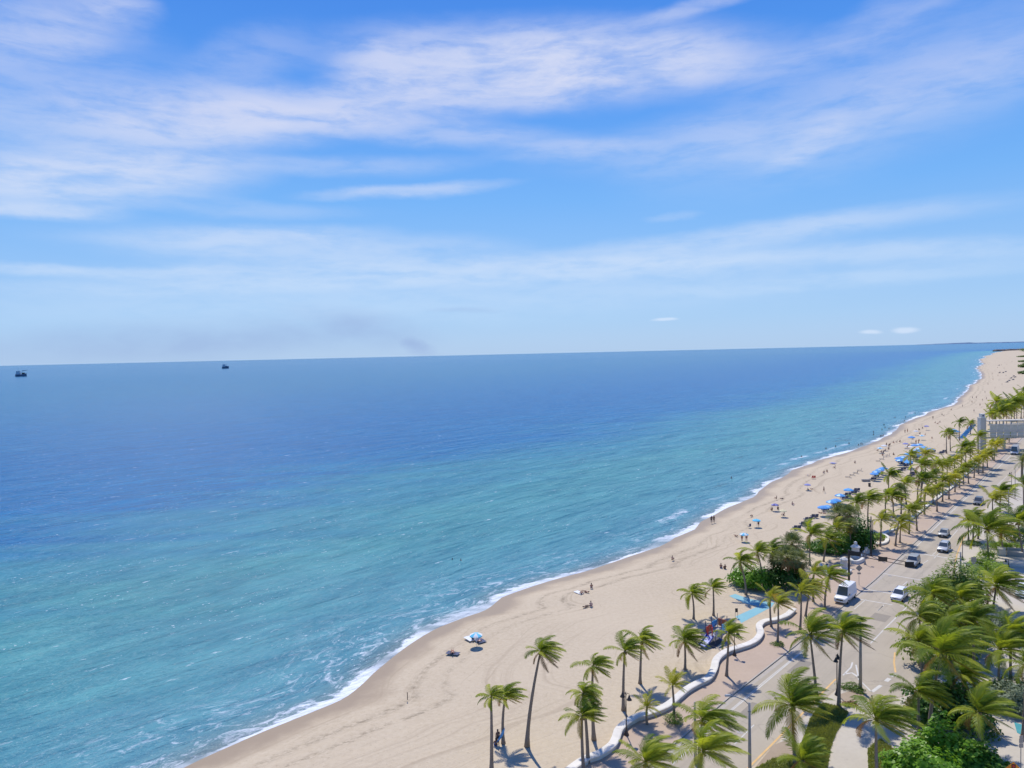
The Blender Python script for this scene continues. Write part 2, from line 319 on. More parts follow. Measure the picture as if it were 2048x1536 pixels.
def sea_material():
    m = bpy.data.materials.new('sea_water'); m.use_nodes = True; t = m.node_tree; b = NB(t); p = t.nodes['Principled BSDF']
    at = b.n('ShaderNodeAttribute', attribute_name='coast').outputs['Vector']
    d0, s, _ = b.sep(at); d = b.m('MULTIPLY', d0, -1.0); pos = b.n('ShaderNodeNewGeometry').outputs['Position']
    al = b.mapping(pos, rot=(0, 0, math.radians(-46)))         # crests run along the coast
    lng = b.mapping(al, sc=(.42, 1, 1)) if False else b.mapping(al, sc=(.26, 1, 1))
    big = b.noise(b.mapping(al, sc=(.3, 1, 1)), .018, 4, .55)
    dd = b.m('ADD', d, b.m('MULTIPLY', b.m('SUBTRACT', big, .5), b.m('MULTIPLY', b.m('MINIMUM', d, 260.0), .85)))
    col = b.ramp(b.m('POWER', b.mapr(dd, 0, 900), .5), [(0, (.15, .25, .27)), (.06, (.085, .255, .320)), (.14, (.074, .252, .305)), (.25, (.064, .258, .285)), (.33, (.040, .212, .292)), (.42, (.009, .136, .312)), (.55, (.008, .120, .300)), (1, (.026, .150, .278))])
    med = b.m('MULTIPLY_ADD', b.noise(lng, .55, 5, .65), .55, b.m('MULTIPLY', b.noise(lng, .11, 5, .6), .45)); col = b.mix(b.mapr(med, .34, .66), b.mix(1, col, (.62, .72, .80), 'MULTIPLY'), b.mix(1, col, (1.6, 1.32, 1.2), 'MULTIPLY'))  # light and dark of the wave ripples painted into the water colour
    weed = b.m('MULTIPLY', b.mapr(b.noise(b.mapping(al, sc=(.4, 1, 1)), .085, 6, .68), .62, .70, 0, 1, True), b.mapr(d, 4, 9, 0, 1))
    weed = b.m('MULTIPLY', weed, b.mapr(d, 25, 40, 1, 0)); weed = b.m('MULTIPLY', weed, b.mapr(b.noise(pos, 1.3, 4, .7), .35, .6))
    col = b.mix(b.m('MULTIPLY', weed, .8), col, (.035, .05, .055))
    # surf
    n1 = b.noise(b.comb(s, 0, 0), .045, 3, .6); n2 = b.noise(b.comb(b.m('MULTIPLY', s, .5), d, 0), .9, 7, .72, .6); n3 = b.noise(b.comb(s, 0, 5), .25, 4, .6)
    wid = b.m('ADD', b.mapr(n1, .42, .70, .0, 6.0), b.mapr(n3, .3, .7, .2, 1.8))
    edge = b.mapr(d, b.m('MULTIPLY', wid, .25), wid, 1, 0)
    foam = b.mapr(b.m('ADD', b.m('MULTIPLY', edge, 1.0), b.m('MULTIPLY', b.m('SUBTRACT', n2, .5), 2.2)), .34, .74, 0, 1, True)
    foam = b.m('MULTIPLY', foam, b.mapr(b.noise(b.comb(s, 0, 21), .07, 3, .6), .36, .56, .12, 1, True))
    foam = b.m('MULTIPLY', foam, b.mapr(d, -2.5, -.5, .0, 1, True))
    lace = b.m('MULTIPLY', b.mapr(d, 3, 19, 1, 0), b.mapr(b.noise(b.comb(b.m('MULTIPLY', s, .55), d, 3), .55, 7, .75, 1.0), .52, .68))
    lace = b.m('MULTIPLY', lace, b.mapr(s, 170, 300, 1.0, .3))
    brk = b.mapr(b.m('ABSOLUTE', b.m('SUBTRACT', b.m('ADD', d, b.m('MULTIPLY', n3, 5)), 11.0)), .2, 1.6, 1, 0); brk = b.m('MULTIPLY', brk, b.mapr(b.noise(b.comb(s, 0, 11), .03, 2), .56, .64))
    brk = b.m('MULTIPLY', brk, b.mapr(n2, .4, .6))
    # small crests that break in the wind, then sun glints painted into the colour
    wc = b.m('MULTIPLY', b.mapr(b.noise(b.mapping(al, sc=(.34, 1, 1)), .62, 5, .68), .655, .70, 0, 1, True), b.mapr(b.noise(pos, .035, 3), .42, .6, .25, 1))
    wc = b.m('MULTIPLY', wc, b.mapr(d, 110, 420, .6, .1))
    spk = b.m('MULTIPLY', b.mapr(b.noise(b.mapping(al, sc=(.55, 1, 1)), 2.1, 3, .6), .65, .70, 0, 1, True), b.mapr(b.noise(lng, .16, 3), .5, .62)); spk = b.m('MULTIPLY', spk, b.mapr(d, 100, 320, .95, .0))  # sparkle of sunlit ripples, painted as white flecks
    wht = b.m('MAXIMUM', b.m('MAXIMUM', foam, lace), b.m('MAXIMUM', brk, b.m('MAXIMUM', wc, spk)))
    shal = b.mapr(d, 0, 7, .55, 0, True); col = b.mix(shal, col, (.20, .22, .20))
    col = b.mix(wht, col, (.76, .79, .82))
    b.put(p.inputs['Base Color'], col); b.put(p.inputs['Roughness'], b.mapr(wht, 0, 1, .22, .8))
    p.inputs['Specular IOR Level'].default_value = .11; p.inputs['IOR'].default_value = 1.33
    far = b.mapr(d, 100, 2500, 1.0, .55)
    h = b.m('ADD', b.m('MULTIPLY', b.noise(lng, .16, 5, .62, .3), 1.5), b.m('ADD', b.m('MULTIPLY', b.noise(lng, .75, 5, .6), .42), b.m('MULTIPLY', b.noise(b.mapping(al, sc=(.5, 1, 1)), 2.6, 3, .6), .11)))
    bp = b.n('ShaderNodeBump'); b.put(bp.inputs['Strength'], far); bp.inputs['Distance'].default_value = 1.5
    b.put(bp.inputs['Height'], h); b.put(p.inputs['Normal'], bp.outputs[0])
    return m
lx = [-60, -25, -10, -5, -2.5, 0, 2, 4, 6, 8, 10, 13, 17, 22, 30, 40, 60, 90, 140, 220, 400, 900, 2500, 6000]
lz = [-7, -3.6, -2.1, -1.6, -1.3, -1.0, -.80, -.60, -.43, -.30, -.2, -.1, -.03, 0, 0, 0, 0, 0, 0, 0, 0, 0, 0, 0]
tag(coast_mesh('beach', lx, lz, sand_material()), kind='structure')
ys_land = ys
ys = np.concatenate([ys[ys < 4200], [4400, 4900, 6000, 8000, 10000, 12200]])
sx = [14, 4, 1, -1, -3, -6, -10, -16, -25, -40, -65, -100, -160, -260, -420, -700, -1200, -2500, -5000, -9000, -16000, -26000]
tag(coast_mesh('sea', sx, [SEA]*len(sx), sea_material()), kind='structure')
# far coast that just shows over the horizon on the right
fc = MB(); a0, a1 = at_depth(1860, 690, 11500), at_depth(2250, 690, 11500); pts = []
for i in range(41):
    q = a0.lerp(a1, i/40); e = min(1, i/5)*(5+10*abs(math.sin(i*.9))+8*(1 if 6 < i < 9 else 0)); pts.append((q.x, e))
for i in range(40):
    (xa, ha), (xb, hb) = pts[i], pts[i+1]
    fc.add([(xa, 11450, SEA-2), (xb, 11450, SEA-2), (xb, 11500, hb), (xa, 11500, ha), (xa, 12000, ha*.7), (xb, 12000, hb*.7)], [(0, 1, 2, 3), (3, 2, 5, 4)])
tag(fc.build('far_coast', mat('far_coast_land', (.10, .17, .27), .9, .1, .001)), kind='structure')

# ------------------------------------------------------------------ promenade, road, paths
def poly(pts, z, name, m, parent=None, thick=0.0):
    P_ = [(p[0], p[1]) for p in pts]; n = len(P_)
    area = sum(P_[i][0]*P_[(i+1) % n][1]-P_[(i+1) % n][0]*P_[i][1] for i in range(n))
    if area < 0: P_ = P_[::-1]
    mb = MB()
    if thick:
        mb.add([(x, y, z) for x, y in P_]+[(x, y, z-thick) for x, y in P_], [tuple(range(n))]+[(i, i+n, (i+1) % n+n, (i+1) % n) for i in range(n)])
    else: mb.add([(x, y, z) for x, y in P_], [tuple(range(n))])
    me = mb.mesh(name, m)
    import bmesh
    bm = bmesh.new(); bm.from_mesh(me); bmesh.ops.triangulate(bm, faces=[f for f in bm.faces if len(f.verts) > 4]); bm.to_mesh(me); bm.free()
    return link(bpy.data.objects.new(name, me), parent)
def pave_material(name, c1, c2, joint=0.0, spots=(.2, .17, .15)):
    m = bpy.data.materials.new(name); m.use_nodes = True; t = m.node_tree; b = NB(t); p = t.nodes['Principled BSDF']
    pos = b.n('ShaderNodeNewGeometry').outputs['Position']
    c = b.mix(b.mapr(b.noise(pos, .12, 6, .62), .3, .7), c1, c2)
    c = b.mix(b.m('MULTIPLY', b.mapr(b.noise(pos, 2.2, 5, .7), .45, .75), .3), c, tuple(x*.78 for x in c1))
    stn = b.mapr(b.noise(pos, .5, 4, .65), .66, .76, 0, .3, True); c = b.mix(stn, c, spots)
    b.put(p.inputs['Base Color'], c); p.inputs['Roughness'].default_value = .88; p.inputs['Specular IOR Level'].default_value = .25
    bp = b.n('ShaderNodeBump'); bp.inputs['Strength'].default_value = .3; bp.inputs['Distance'].default_value = .01
    b.put(bp.inputs['Height'], b.noise(pos, 9, 4, .6)); b.put(p.inputs['Normal'], bp.outputs[0]); return m
PINK = pave_material('pink_paving', (.45, .34, .245), (.50, .385, .285)); CREAM = pave_material('cream_concrete', (.48, .42, .33), (.55, .49, .39))
def road_material():
    m = bpy.data.materials.new('worn_asphalt'); m.use_nodes = True; t = m.node_tree; b = NB(t); p = t.nodes['Principled BSDF']
    pos = b.n('ShaderNodeNewGeometry').outputs['Position']
    al = b.mapping(pos, rot=(0, 0, math.radians(42)))
    c = b.mix(b.mapr(b.noise(pos, .09, 6, .6), .3, .7), (.405, .342, .25), (.465, .398, .298))
    c = b.mix(b.m('MULTIPLY', b.mapr(b.noise(b.mapping(al, sc=(.9, .03, 1)), .8, 4, .6), .45, .7), .4), c, (.27, .235, .185))
    c = b.mix(b.m('MULTIPLY', b.mapr(b.noise(pos, 3, 5, .7), .5, .75), .25), c, (.28, .245, .195))
    v = b.n('ShaderNodeTexVoronoi', feature='DISTANCE_TO_EDGE'); b.put(v.inputs['Vector'], b.vm('ADD', pos, b.vm('SCALE', b.noise(pos, .4, 4, col=True), sc=2.5))); v.inputs['Scale'].default_value = .11
    c = b.mix(b.m('MULTIPLY', b.mapr(v.outputs[0], 0, .012, 1, 0), .35), c, (.21, .185, .15))
    b.put(p.inputs['Base Color'], c); p.inputs['Roughness'].default_value = .85; p.inputs['Specular IOR Level'].default_value = .25
    bp = b.n('ShaderNodeBump'); bp.inputs['Strength'].default_value = .3; bp.inputs['Distance'].default_value = .01
    b.put(bp.inputs['Height'], b.noise(pos, 14, 3, .6)); b.put(p.inputs['Normal'], bp.outputs[0]); return m
ASPH = road_material(); PATCH = pave_material('patched_asphalt', (.27, .235, .185), (.33, .285, .22))
kerb_px = [(1230, 1600), (1300, 1528), (1380, 1460), (1456, 1396), (1524, 1343), (1589, 1292), (1660, 1233), (1748, 1161), (1860, 1056), (1945, 976), (2019, 900), (2062, 858)]
kerb = [G(*q).to_2d() for q in kerb_px]; kt = (kerb[-1]-kerb[-2]).normalized(); kerb.append(kerb[-1]+kt*400)
k0 = (kerb[0]-kerb[1]).normalized(); kerb.insert(0, kerb[0]+k0*45)
def offs(line, d):            # positive = to the right of the way the line runs
    out = []
    for i, p in enumerate(line):
        t = (line[min(i+1, len(line)-1)]-line[max(i-1, 0)]).normalized(); out.append(p+Vector((t.y, -t.x))*d)
    return out
def sample(line, step):
    out = []
    for i in range(len(line)-1):
        n = max(1, int((line[i+1]-line[i]).length/step)); out += [line[i].lerp(line[i+1], k/n) for k in range(n)]
    return out+[line[-1]]
def tangent_at(p):
    best = min(range(len(kerb)-1), key=lambda i: ((kerb[i]+kerb[i+1])/2-Vector(p[:2])).length); return (kerb[best+1]-kerb[best]).normalized()
# the roadway
rr = [G(u, v).to_2d() for u, v in [(1905, 1150), (1912, 1112), (1922, 1085), (1935, 1060), (1988, 992), (2032, 944), (2075, 897)]]; rr.append(rr[-1]+kt*400)
near = [G(u, v).to_2d() for u, v in [(1880, 1200), (1872, 1260), (1850, 1330), (1835, 1385), (1760, 1405), (1712, 1382), (1676, 1375), (1600, 1440), (1530, 1507), (1430, 1610)]]
road_poly = kerb+rr[::-1]+near+[near[-1]+k0*45]
road = poly(road_poly, .02, 'road', ASPH); tag(road, kind='structure')
def strip(line, w, z, name, m, parent):
    A, B_ = offs(line, -w/2), offs(line, w/2); mb = MB(); n = len(line)
    mb.add([(p.x, p.y, z) for p in A]+[(p.x, p.y, z) for p in B_], [(i, n+i, n+i+1, i+1) for i in range(n-1)]); return mb.build(name, m, parent)
def mark(pts, w=.14, m='mark', name='lane_marking', z=.026): return strip([G(*q).to_2d() for q in pts], w, z, name, M[m], road)
# kerbside lines, lane lines, stop lines, crossing lines
sub = [p for p in sample(kerb, 4)]
strip(offs(sub, .55), .5, .024, 'gutter', M['kerb'], road)
mark([(1380, 1495), (1470, 1416), (1560, 1341), (1660, 1258)], .14); mark([(1708, 1219), (1732, 1199)], .14)
mark([(1345, 1530), (1440, 1438), (1530, 1362), (1612, 1296)], .11)
mark([(1822, 1104), (1905, 1022), (1990, 942), (2040, 893)], .15); mark([(1904, 1108), (1960, 1042), (2010, 985)], .13) if False else None
for a in [((1469, 1489), (1508, 1450)), ((1330, 1515), (1372, 1497)), ((1894, 1085), (1915, 1060)), ((1935, 1038), (1953, 1018)), ((1990, 975), (2018, 948)), ((1868, 1117), (1882, 1103)), ((1842, 1130), (1856, 1121)), ((1805, 1171), (1815, 1163)), ((1756, 1222), (1766, 1212)), ((1755, 1222), (1768, 1210)), ((1865, 1110), (1875, 1101))]: mark(a, .13)
for a in [((1830, 1106), (1908, 1118)), ((1766, 1147), (1850, 1162)), ((1734, 1179), (1785, 1188)), ((1716, 1198), (1785, 1210)), ((1800, 1211), (1830, 1218))]: mark(a, .42 if a[0][0] == 1830 else .26)
mark([(1741, 1287), (1775, 1252), (1813, 1215)], .17)
mark([(1686, 1351), (1702, 1335), (1705, 1325)], .2); mark([(1690, 1348), (1704, 1346), (1719, 1356)], .32); mark([(1712, 1330), (1718, 1360), (1731, 1372), (1743, 1384)], .2); mark([(1744, 1384), (1762, 1371)], .42)
for a in [((1772, 1363), (1779, 1357)), ((1782, 1353), (1786, 1351)), ((1789, 1350), (1794, 1349))]: mark(a, .5)
mark([(1430, 1602), (1540, 1493), (1600, 1432), (1650, 1380), (1672, 1358)], .22, 'ymark'); mark([(1791, 1345), (1788, 1325), (1790, 1305)], .22, 'ymark'); mark([(1908, 1140), (1914, 1108), (1924, 1082), (1936, 1062)], .2, 'ymark')
mh = MB().lathe((0, 0, 0), [(.36, 0), (.36, .008)], 14).mesh('manhole_cover', M['sback'])
for u, v in ((1560, 1395), (1705, 1262), (1780, 1152), (1862, 1075), (1480, 1465), (1925, 1015)): q = G(u, v); inst('manhole_cover', mh, road, (q.x, q.y, .021))
for (u, v), w_, l_ in (((1600, 1335), 1.6, 5), ((1760, 1235), 2.4, 3.4), ((1800, 1120), 1.5, 7), ((1500, 1420), 1.2, 4)):
    q = G(u, v).to_2d(); t = tangent_at(q); nn = Vector((t.y, -t.x)); poly([q-t*l_/2-nn*w_/2, q+t*l_/2-nn*w_/2, q+t*l_/2+nn*w_/2, q-t*l_/2+nn*w_/2], .0225, 'asphalt_patch', PATCH, road)
# promenade slab with its kerb, on the seaward side of the road
wall_px = [(1096, 1572), (1143, 1533), (1172, 1514), (1198, 1504), (1222, 1488), (1231, 1474), (1237, 1457), (1250, 1444), (1270, 1432), (1287, 1426), (1309, 1419), (1334, 1408), (1355, 1391), (1373, 1376), (1394, 1364), (1416, 1353), (1427, 1336), (1433, 1316),
           (1451, 1301), (1477, 1292), (1498, 1285), (1514, 1275), (1521, 1262), (1518, 1249), (1529, 1240), (1552, 1236), (1573, 1228), (1587, 1216)]
wall2_px = [(1745, 1082), (1758, 1086), (1772, 1082), (1774, 1072), (1768, 1065), (1790, 1055), (1812, 1041), (1830, 1029), (1857, 1007), (1882, 988), (1904, 972), (1918, 957), (1935, 944), (1962, 920), (1990, 894), (2016, 872)]
inner = [G(u, v).to_2d() for u, v in wall_px]+[G(u, v).to_2d() for u, v in [(1600, 1200), (1590, 1180), (1630, 1140), (1690, 1108), (1735, 1092)]]+[G(u, v).to_2d() for u, v in wall2_px]
prom = kerb[:]+[inner[-1]+kt*400]+inner[::-1]+[inner[0]+k0*45]
tag(poly(prom, .15, 'promenade', PINK, None, .18), kind='structure')
kb = MB(); A, B_ = offs(sub, 0.003), offs(sub, .18); n = len(sub)
kb.add([(p.x, p.y, .156) for p in A]+[(p.x, p.y, .15) for p in B_]+[(p.x, p.y, -.02) for p in B_], [(i, n+i, n+i+1, i+1) for i in range(n-1)]+[(n+i, 2*n+i, 2*n+i+1, n+i+1) for i in range(n-1)])
tag(kb.build('kerb', M['kerb']), kind='structure')
# landward pavement, refuge island and paths
land = [G(u, v).to_2d() for u, v in [(1700, 1400), (1760, 1408), (1838, 1388), (1853, 1332), (1876, 1262), (1884, 1204), (1908, 1152), (1916, 1112), (1926, 1085), (1939, 1060), (1992, 992), (2036, 944), (2080, 897)]]
far_r = [land[-1]+kt*400+Vector((0, 0)), land[-1]+kt*400+Vector((140, -60)), Vector((230, 150)), Vector((130, 60)), Vector((70, 40)), G(1640, 1640).to_2d(), G(1655, 1500).to_2d(), G(1675, 1440).to_2d()]
tag(poly(land+far_r, .14, 'pavement', CREAM, None, .17), kind='structure')
isl = [G(u, v).to_2d() for u, v in [(1676, 1379), (1712, 1386), (1704, 1404), (1684, 1438), (1660, 1500), (1640, 1650), (1435, 1650), (1532, 1512), (1602, 1445)]]
tag(poly(isl, .146, 'pavement', CREAM, None, .17), kind='structure')
for nm, pp in (('soil_bed', [(1676, 1392), (1700, 1384), (1722, 1384), (1722, 1400), (1706, 1412), (1690, 1412)]), ('soil_bed', [(1512, 1536), (1548, 1492), (1580, 1480), (1600, 1500), (1590, 1560), (1505, 1570)])):
    tag(poly([G(u, v).to_2d() for u, v in pp], .153, nm, pave_material('sandy_soil', (.33, .25, .17), (.42, .33, .24))), kind='structure')
# two sky-blue access mats on the sand
MATM = pave_material('blue_mat', (.20, .43, .48), (.27, .48, .50), spots=(.3, .5, .55))
for iz, (lab, pp) in enumerate((('pale blue beach access mat beside the playground leading to the wave wall', [(1471, 1233), (1483, 1246), (1543, 1214), (1531, 1206)]), ('pale blue beach access mat running from the sand past the sea grape bush', [(1458, 1192), (1470, 1188), (1500, 1198), (1549, 1206), (1541, 1217), (1490, 1207)]))):
    o = poly([G(u, v).to_2d() for u, v in pp], .012+.008*iz, 'access_mat', MATM, None, .006); tag(o, lab, 'mat', 'access mats on the sand')

# ------------------------------------------------------------------ the white wave wall
def catmull(P_, n=6):
    out = []
    for i in range(len(P_)-1):
        a, b, c, d = P_[max(i-1, 0)], P_[i], P_[i+1], P_[min(i+2, len(P_)-1)]
        for k in range(n):
            t = k/n; out.append(.5*((2*b)+(c-a)*t+(2*a-5*b+4*c-d)*t*t+(3*b-a-3*c+d)*t**3))
    return out+[P_[-1]]
def wave_wall(px, w, h, label, cap=None):
    L = catmull([G(u, v, h).to_2d() for u, v in px]); mb = MB(); n = len(L)
    prof = [(-w/2, -.1), (-w/2+.03, h-.07), (-w/2+.1, h), (w/2-.1, h), (w/2+.02, h-.06), (w/2+.02, h-.13), (w/2-.12, h-.2), (w/2-.12, -.1)]
    cols = [offs(L, o) for o, z in prof]; m = len(prof)
    V = [(cols[j][i].x, cols[j][i].y, prof[j][1]) for i in range(n) for j in range(m)]
    mb.add(V, [(i*m+j, (i+1)*m+j, (i+1)*m+j+1, i*m+j+1) for i in range(n-1) for j in range(m-1)]+[tuple(range(m)), tuple((n-1)*m+j for j in range(m))[::-1]])
    o = empty('wave_wall', (L[n//2].x, L[n//2].y, 0), 0, label, 'wall', 'white wave walls along the beach')
    bd = mb.build('wall_body', M['white'], o, False); bd.matrix_parent_inverse = Matrix.Translation(-o.location)
    jm = MB().box((0, 0, 0), (.025, w-.16, .008)).mesh('coping_joint', M['sback']); acc = 0
    for i in range(1, n-1):
        acc += (L[i]-L[i-1]).length
        if acc > 3.2:
            acc = 0; t = (L[i+1]-L[i-1]).normalized(); inst('coping_joint', jm, o, (L[i].x-o.location.x, L[i].y-o.location.y, h+.001), math.atan2(t.y, t.x))
    return o
w1 = wave_wall(wall_px, .98, .72, 'white serpentine wave wall winding past the playground and the coconut palms')
w2 = wave_wall(wall2_px, .8, .6, 'white wave wall curling round a planter and running up the far promenade')
w3 = wave_wall([(1727, 1114), (1722, 1118), (1714, 1121), (1705, 1120), (1699, 1115)], .6, .8, 'short curved white wall round the foot of the finial pillar')
w4 = wave_wall([(1676, 1141), (1684, 1145), (1694, 1144), (1701, 1138)], .6, .7, 'short curved white wall round the blunt gate pillar')
w5 = wave_wall([(1640, 1125), (1648, 1134), (1655, 1128), (1652, 1142), (1662, 1150)], .6, .9, 'short white wall behind the bus-side palms left of the van mast')
def pillar(u, v, s, lab, ball=True):
    p = G(u, v); o = empty('gate_pillar', (p.x, p.y, .15), 0, lab, 'pillar', 'white gate pillars at the beach entrance')
    MB().lathe((0, 0, 0), [(.95*s, 0), (.95*s, .35*s), (.72*s, .45*s), (.72*s, 2.1*s), (.68*s, 2.1*s)], 16).build('shaft', M['white'], o)
    MB().lathe((0, 0, 2.1*s), [(.9*s, .004), (.95*s, .1*s), (.9*s, .2*s), (.34*s, .62*s), (.24*s, .64*s)], 16).build('cap', M['white'], o)
    if ball: MB().ell((0, 0, 3.0*s), (.34*s, .34*s, .34*s), 12).build('finial', M['white'], o, True)
    return o
pillar(1711, 1117, 1.0, 'white round gate pillar with a ball finial in front of the dark bush')
pillar(1688, 1140, .85, 'white round gate pillar with a low cap beside the traffic mast', False)
rw = MB(); a, b_ = G(1727, 1112), G(1741, 1105)
for i in range(9):
    t0, t1 = i/9, (i+1)/9; p0, p1 = a.lerp(b_, t0), a.lerp(b_, t1); h0 = .8+2.0*(t0**2); d = (p1-p0); q = (p0+p1)/2
    rw.box((q.x, q.y, (h0+.15)/2), (d.length+.02, .35, h0+.15), math.atan2(d.y, d.x))
tag(rw.build('ramp_wall', M['white']), 'white wall sweeping up to a point beside the finial pillar', 'wall')

# ------------------------------------------------------------------ palms
WIND = Vector((1, -.22, .02)).normalized()
def frond_mesh(az, el, L, rnd, wind=1.0, droop=1.0, nl=30, lw=.10, lmax=.29):
    mb = MB(); n = 11; d = Vector((math.cos(az)*math.cos(el), math.sin(az)*math.cos(el), math.sin(el))); p = Vector((0, 0, 0)); pts = [p.copy()]; dirs = [d.copy()]
    for i in range(n):
        t = (i+1)/n
        d = (d+WIND*(.21*wind*(.35+t))+Vector((0, 0, -1))*(.155*droop*(.25+t))).normalized(); p = p+d*(L/n); pts.append(p.copy()); dirs.append(d.copy())
    mb.tube(pts, [.035*L/4*(1.15-i/n) for i in range(n+1)], 3, 1, False)
    for k in range(nl):
        t = .13+.87*(k/(nl-1))**.92; f = t*n; i = min(int(f), n-1); fr = f-i
        q = pts[i].lerp(pts[i+1], fr); dd = dirs[i].lerp(dirs[i+1], fr).normalized()
        sd_ = dd.cross(Vector((0, 0, 1)))
        if sd_.length < .05: sd_ = Vector((-math.sin(az), math.cos(az), 0))
        sd_.normalize(); up = sd_.cross(dd)
        ll = L*lmax*(math.sin(PI*(.12+.80*t))**.8)*rnd.uniform(.85, 1.1)
        for s_ in (-1, 1):
            ld = (sd_*s_*rnd.uniform(.75, 1.0)+dd*(.55+.5*t)+up*.12+Vector((0, 0, -1))*.28*droop+WIND*.5*wind).normalized()
            l2 = (ld+Vector((0, 0, -1))*.6*droop+WIND*.55*wind+Vector((rnd.uniform(-.15, .15), rnd.uniform(-.15, .15), rnd.uniform(-.15, .15)))).normalized()
            a = q+ld*(ll*.5); e = a+l2*(ll*.5); wv = dd*(lw*L/4)
            mb.add([q-wv*.4, q+wv*.4, a+wv*.5, a-wv*.5, e], [(0, 1, 2, 3), (3, 2, 4)])
    return mb
def crown_set(seed, n, wind=1.0, droop=1.0, top=82, low=-30, mats='frond', nl=32, lw=.095):
    rnd = random.Random(seed); out = []
    for i in range(n):
        t = i/(n-1); az = i*2.39996+rnd.uniform(-.3, .3); az -= .55*math.sin(az+.2); el = math.radians(top+(low-top)*t**1.3+rnd.uniform(-8, 8))
        L = 4.0*(.86+.2*math.sin(PI*min(1, t*1.1)))*rnd.uniform(.78, 1.12)
        dry = t > .86
        m0 = mats if not dry or mats != 'frond' else rnd.choice(['yfrond', 'ofrond', 'dry'])
        lee = .5+.5*math.cos(az-math.atan2(WIND.y, WIND.x)); we = wind*(.75+.25*lee if t < .3 else .22+.85*lee)
        out.append(frond_mesh(az, el, L, rnd, we, droop*(.62+.65*t), nl, lw).mesh('frond', [M[m0], M['yfrond']]))
    return out
def merge(meshes, name):
    mb = MB(); mats = []; 
    for me in meshes:
        ofs = []
        for m in me.materials:
            if m not in mats: mats.append(m)
            ofs.append(mats.index(m))
        o = len(mb.v); mb.v += [tuple(v.co) for v in me.vertices]
        for pl in me.polygons: mb.f.append(tuple(i+o for i in pl.vertices)); mb.mi.append(ofs[pl.material_index])
    return mb.mesh(name, mats)
SETS = dict(coco=[crown_set(11+k, 42-2*(k % 4), 1.15+.15*(k % 3), .85+.12*(k % 2), 84-3*(k % 3), -38+8*(k % 3)) for k in range(8)], yellow=[crown_set(31+k, 27, .8, 1.0, 78, -20, 'yfrond', 22, .13) for k in range(2)],
            young=[crown_set(41, 20, .25, .8, 84, 0, 'yfrond', 24, .11)], gold=[crown_set(51, 16, 1.3, 1.0, 60, -35, 'ofrond', 22, .13)+crown_set(52, 14, 1.0, .8, 85, 30, 'yfrond', 22, .13)])
FAR = {k: [merge(crown_set(61+i+7*j, 28, 1.1 if k == 'coco' else .8, 1.0, 80, -28, 'frond' if k == 'coco' else 'yfrond', 16, .2), 'crown') for i in range(3)] for j, k in enumerate(('coco', 'yellow'))}
def fan_mesh(az, el, L, rnd):
    mb = MB(); d = Vector((math.cos(az)*math.cos(el), math.sin(az)*math.cos(el), math.sin(el))); c = d*L*.55+Vector((0, 0, -.05*L))
    mb.tube([(0, 0, 0), c], .018, 3, 1, False); sd_ = d.cross(Vector((0, 0, 1)))
    if sd_.length < .1: sd_ = Vector((1, 0, 0))
    sd_.normalize(); up = sd_.cross(d)
    for k in range(15):
        a = math.radians(-125+250*k/14); q = (d*math.cos(a)+sd_*math.sin(a)+up*.15).normalized(); l = L*.55*(.75+.25*math.cos(a*.6)); e1 = c+q*l*.6; e2 = e1+(q*.6+Vector((0, 0, -.7))+WIND*.35).normalized()*l*.45; w = q.cross(up).normalized()*.05
        mb.add([c, e1-w, e1+w, e2], [(0, 1, 2), (1, 3, 2)])
    return mb.mesh('fan_leaf', [M['fan'], M['yfrond']])
def fan_set(seed):
    r = random.Random(seed); return [fan_mesh(i*2.39996, math.radians(85-115*(i/31)), 2.0*r.uniform(.85, 1.1), r) for i in range(32)]
FANS = [fan_set(1), fan_set(2)]
def skirt_mesh(seed, L):
    r = random.Random(seed); mb = MB()
    for i in range(46):
        a = r.uniform(0, 2*PI); e = Vector((math.cos(a)*r.uniform(.3, .75), math.sin(a)*r.uniform(.3, .75), -r.uniform(.4, 1.15)))*L; w = Vector((-math.sin(a), math.cos(a), 0))*.11; m_ = e*.5+Vector((math.cos(a), math.sin(a), 0))*.22*L
        mb.add([Vector((0, 0, .1))-w*.3, Vector((0, 0, .1))+w*.3, m_+w, m_-w, e+w*.5, e-w*.5], [(0, 1, 2, 3), (3, 2, 4, 5)])
    return mb.mesh('dead_skirt', M['dry'])
SKIRT = skirt_mesh(3, 1.7)
cocos = MB(); rr_ = random.Random(5)
for i in range(9):
    a = rr_.uniform(0, 2*PI); cocos.ell((.22*math.cos(a), .22*math.sin(a), rr_.uniform(-.42, -.1)), (.12, .12, .15), 6)
COCO = cocos.mesh('coconut_cluster', M['coco'], True)
def trunk_mesh(top, r0, r1, wob, seg=9, n=8):
    mb = MB(); pts = []; rad = []
    for i in range(seg+1):
        t = i/seg; s_ = t**1.5
        pts.append((top.x*s_+wob*math.sin(PI*t), top.y*s_, -.15+(top.z+.15)*t)); rad.append((r0+(r1-r0)*t)*(1+.55*max(0, 1-t*7))+(.03 if i % 2 else 0)*r0)
    return mb.tube(pts, rad, n).mesh('trunk', M['trunk'], True)
PN = [0]
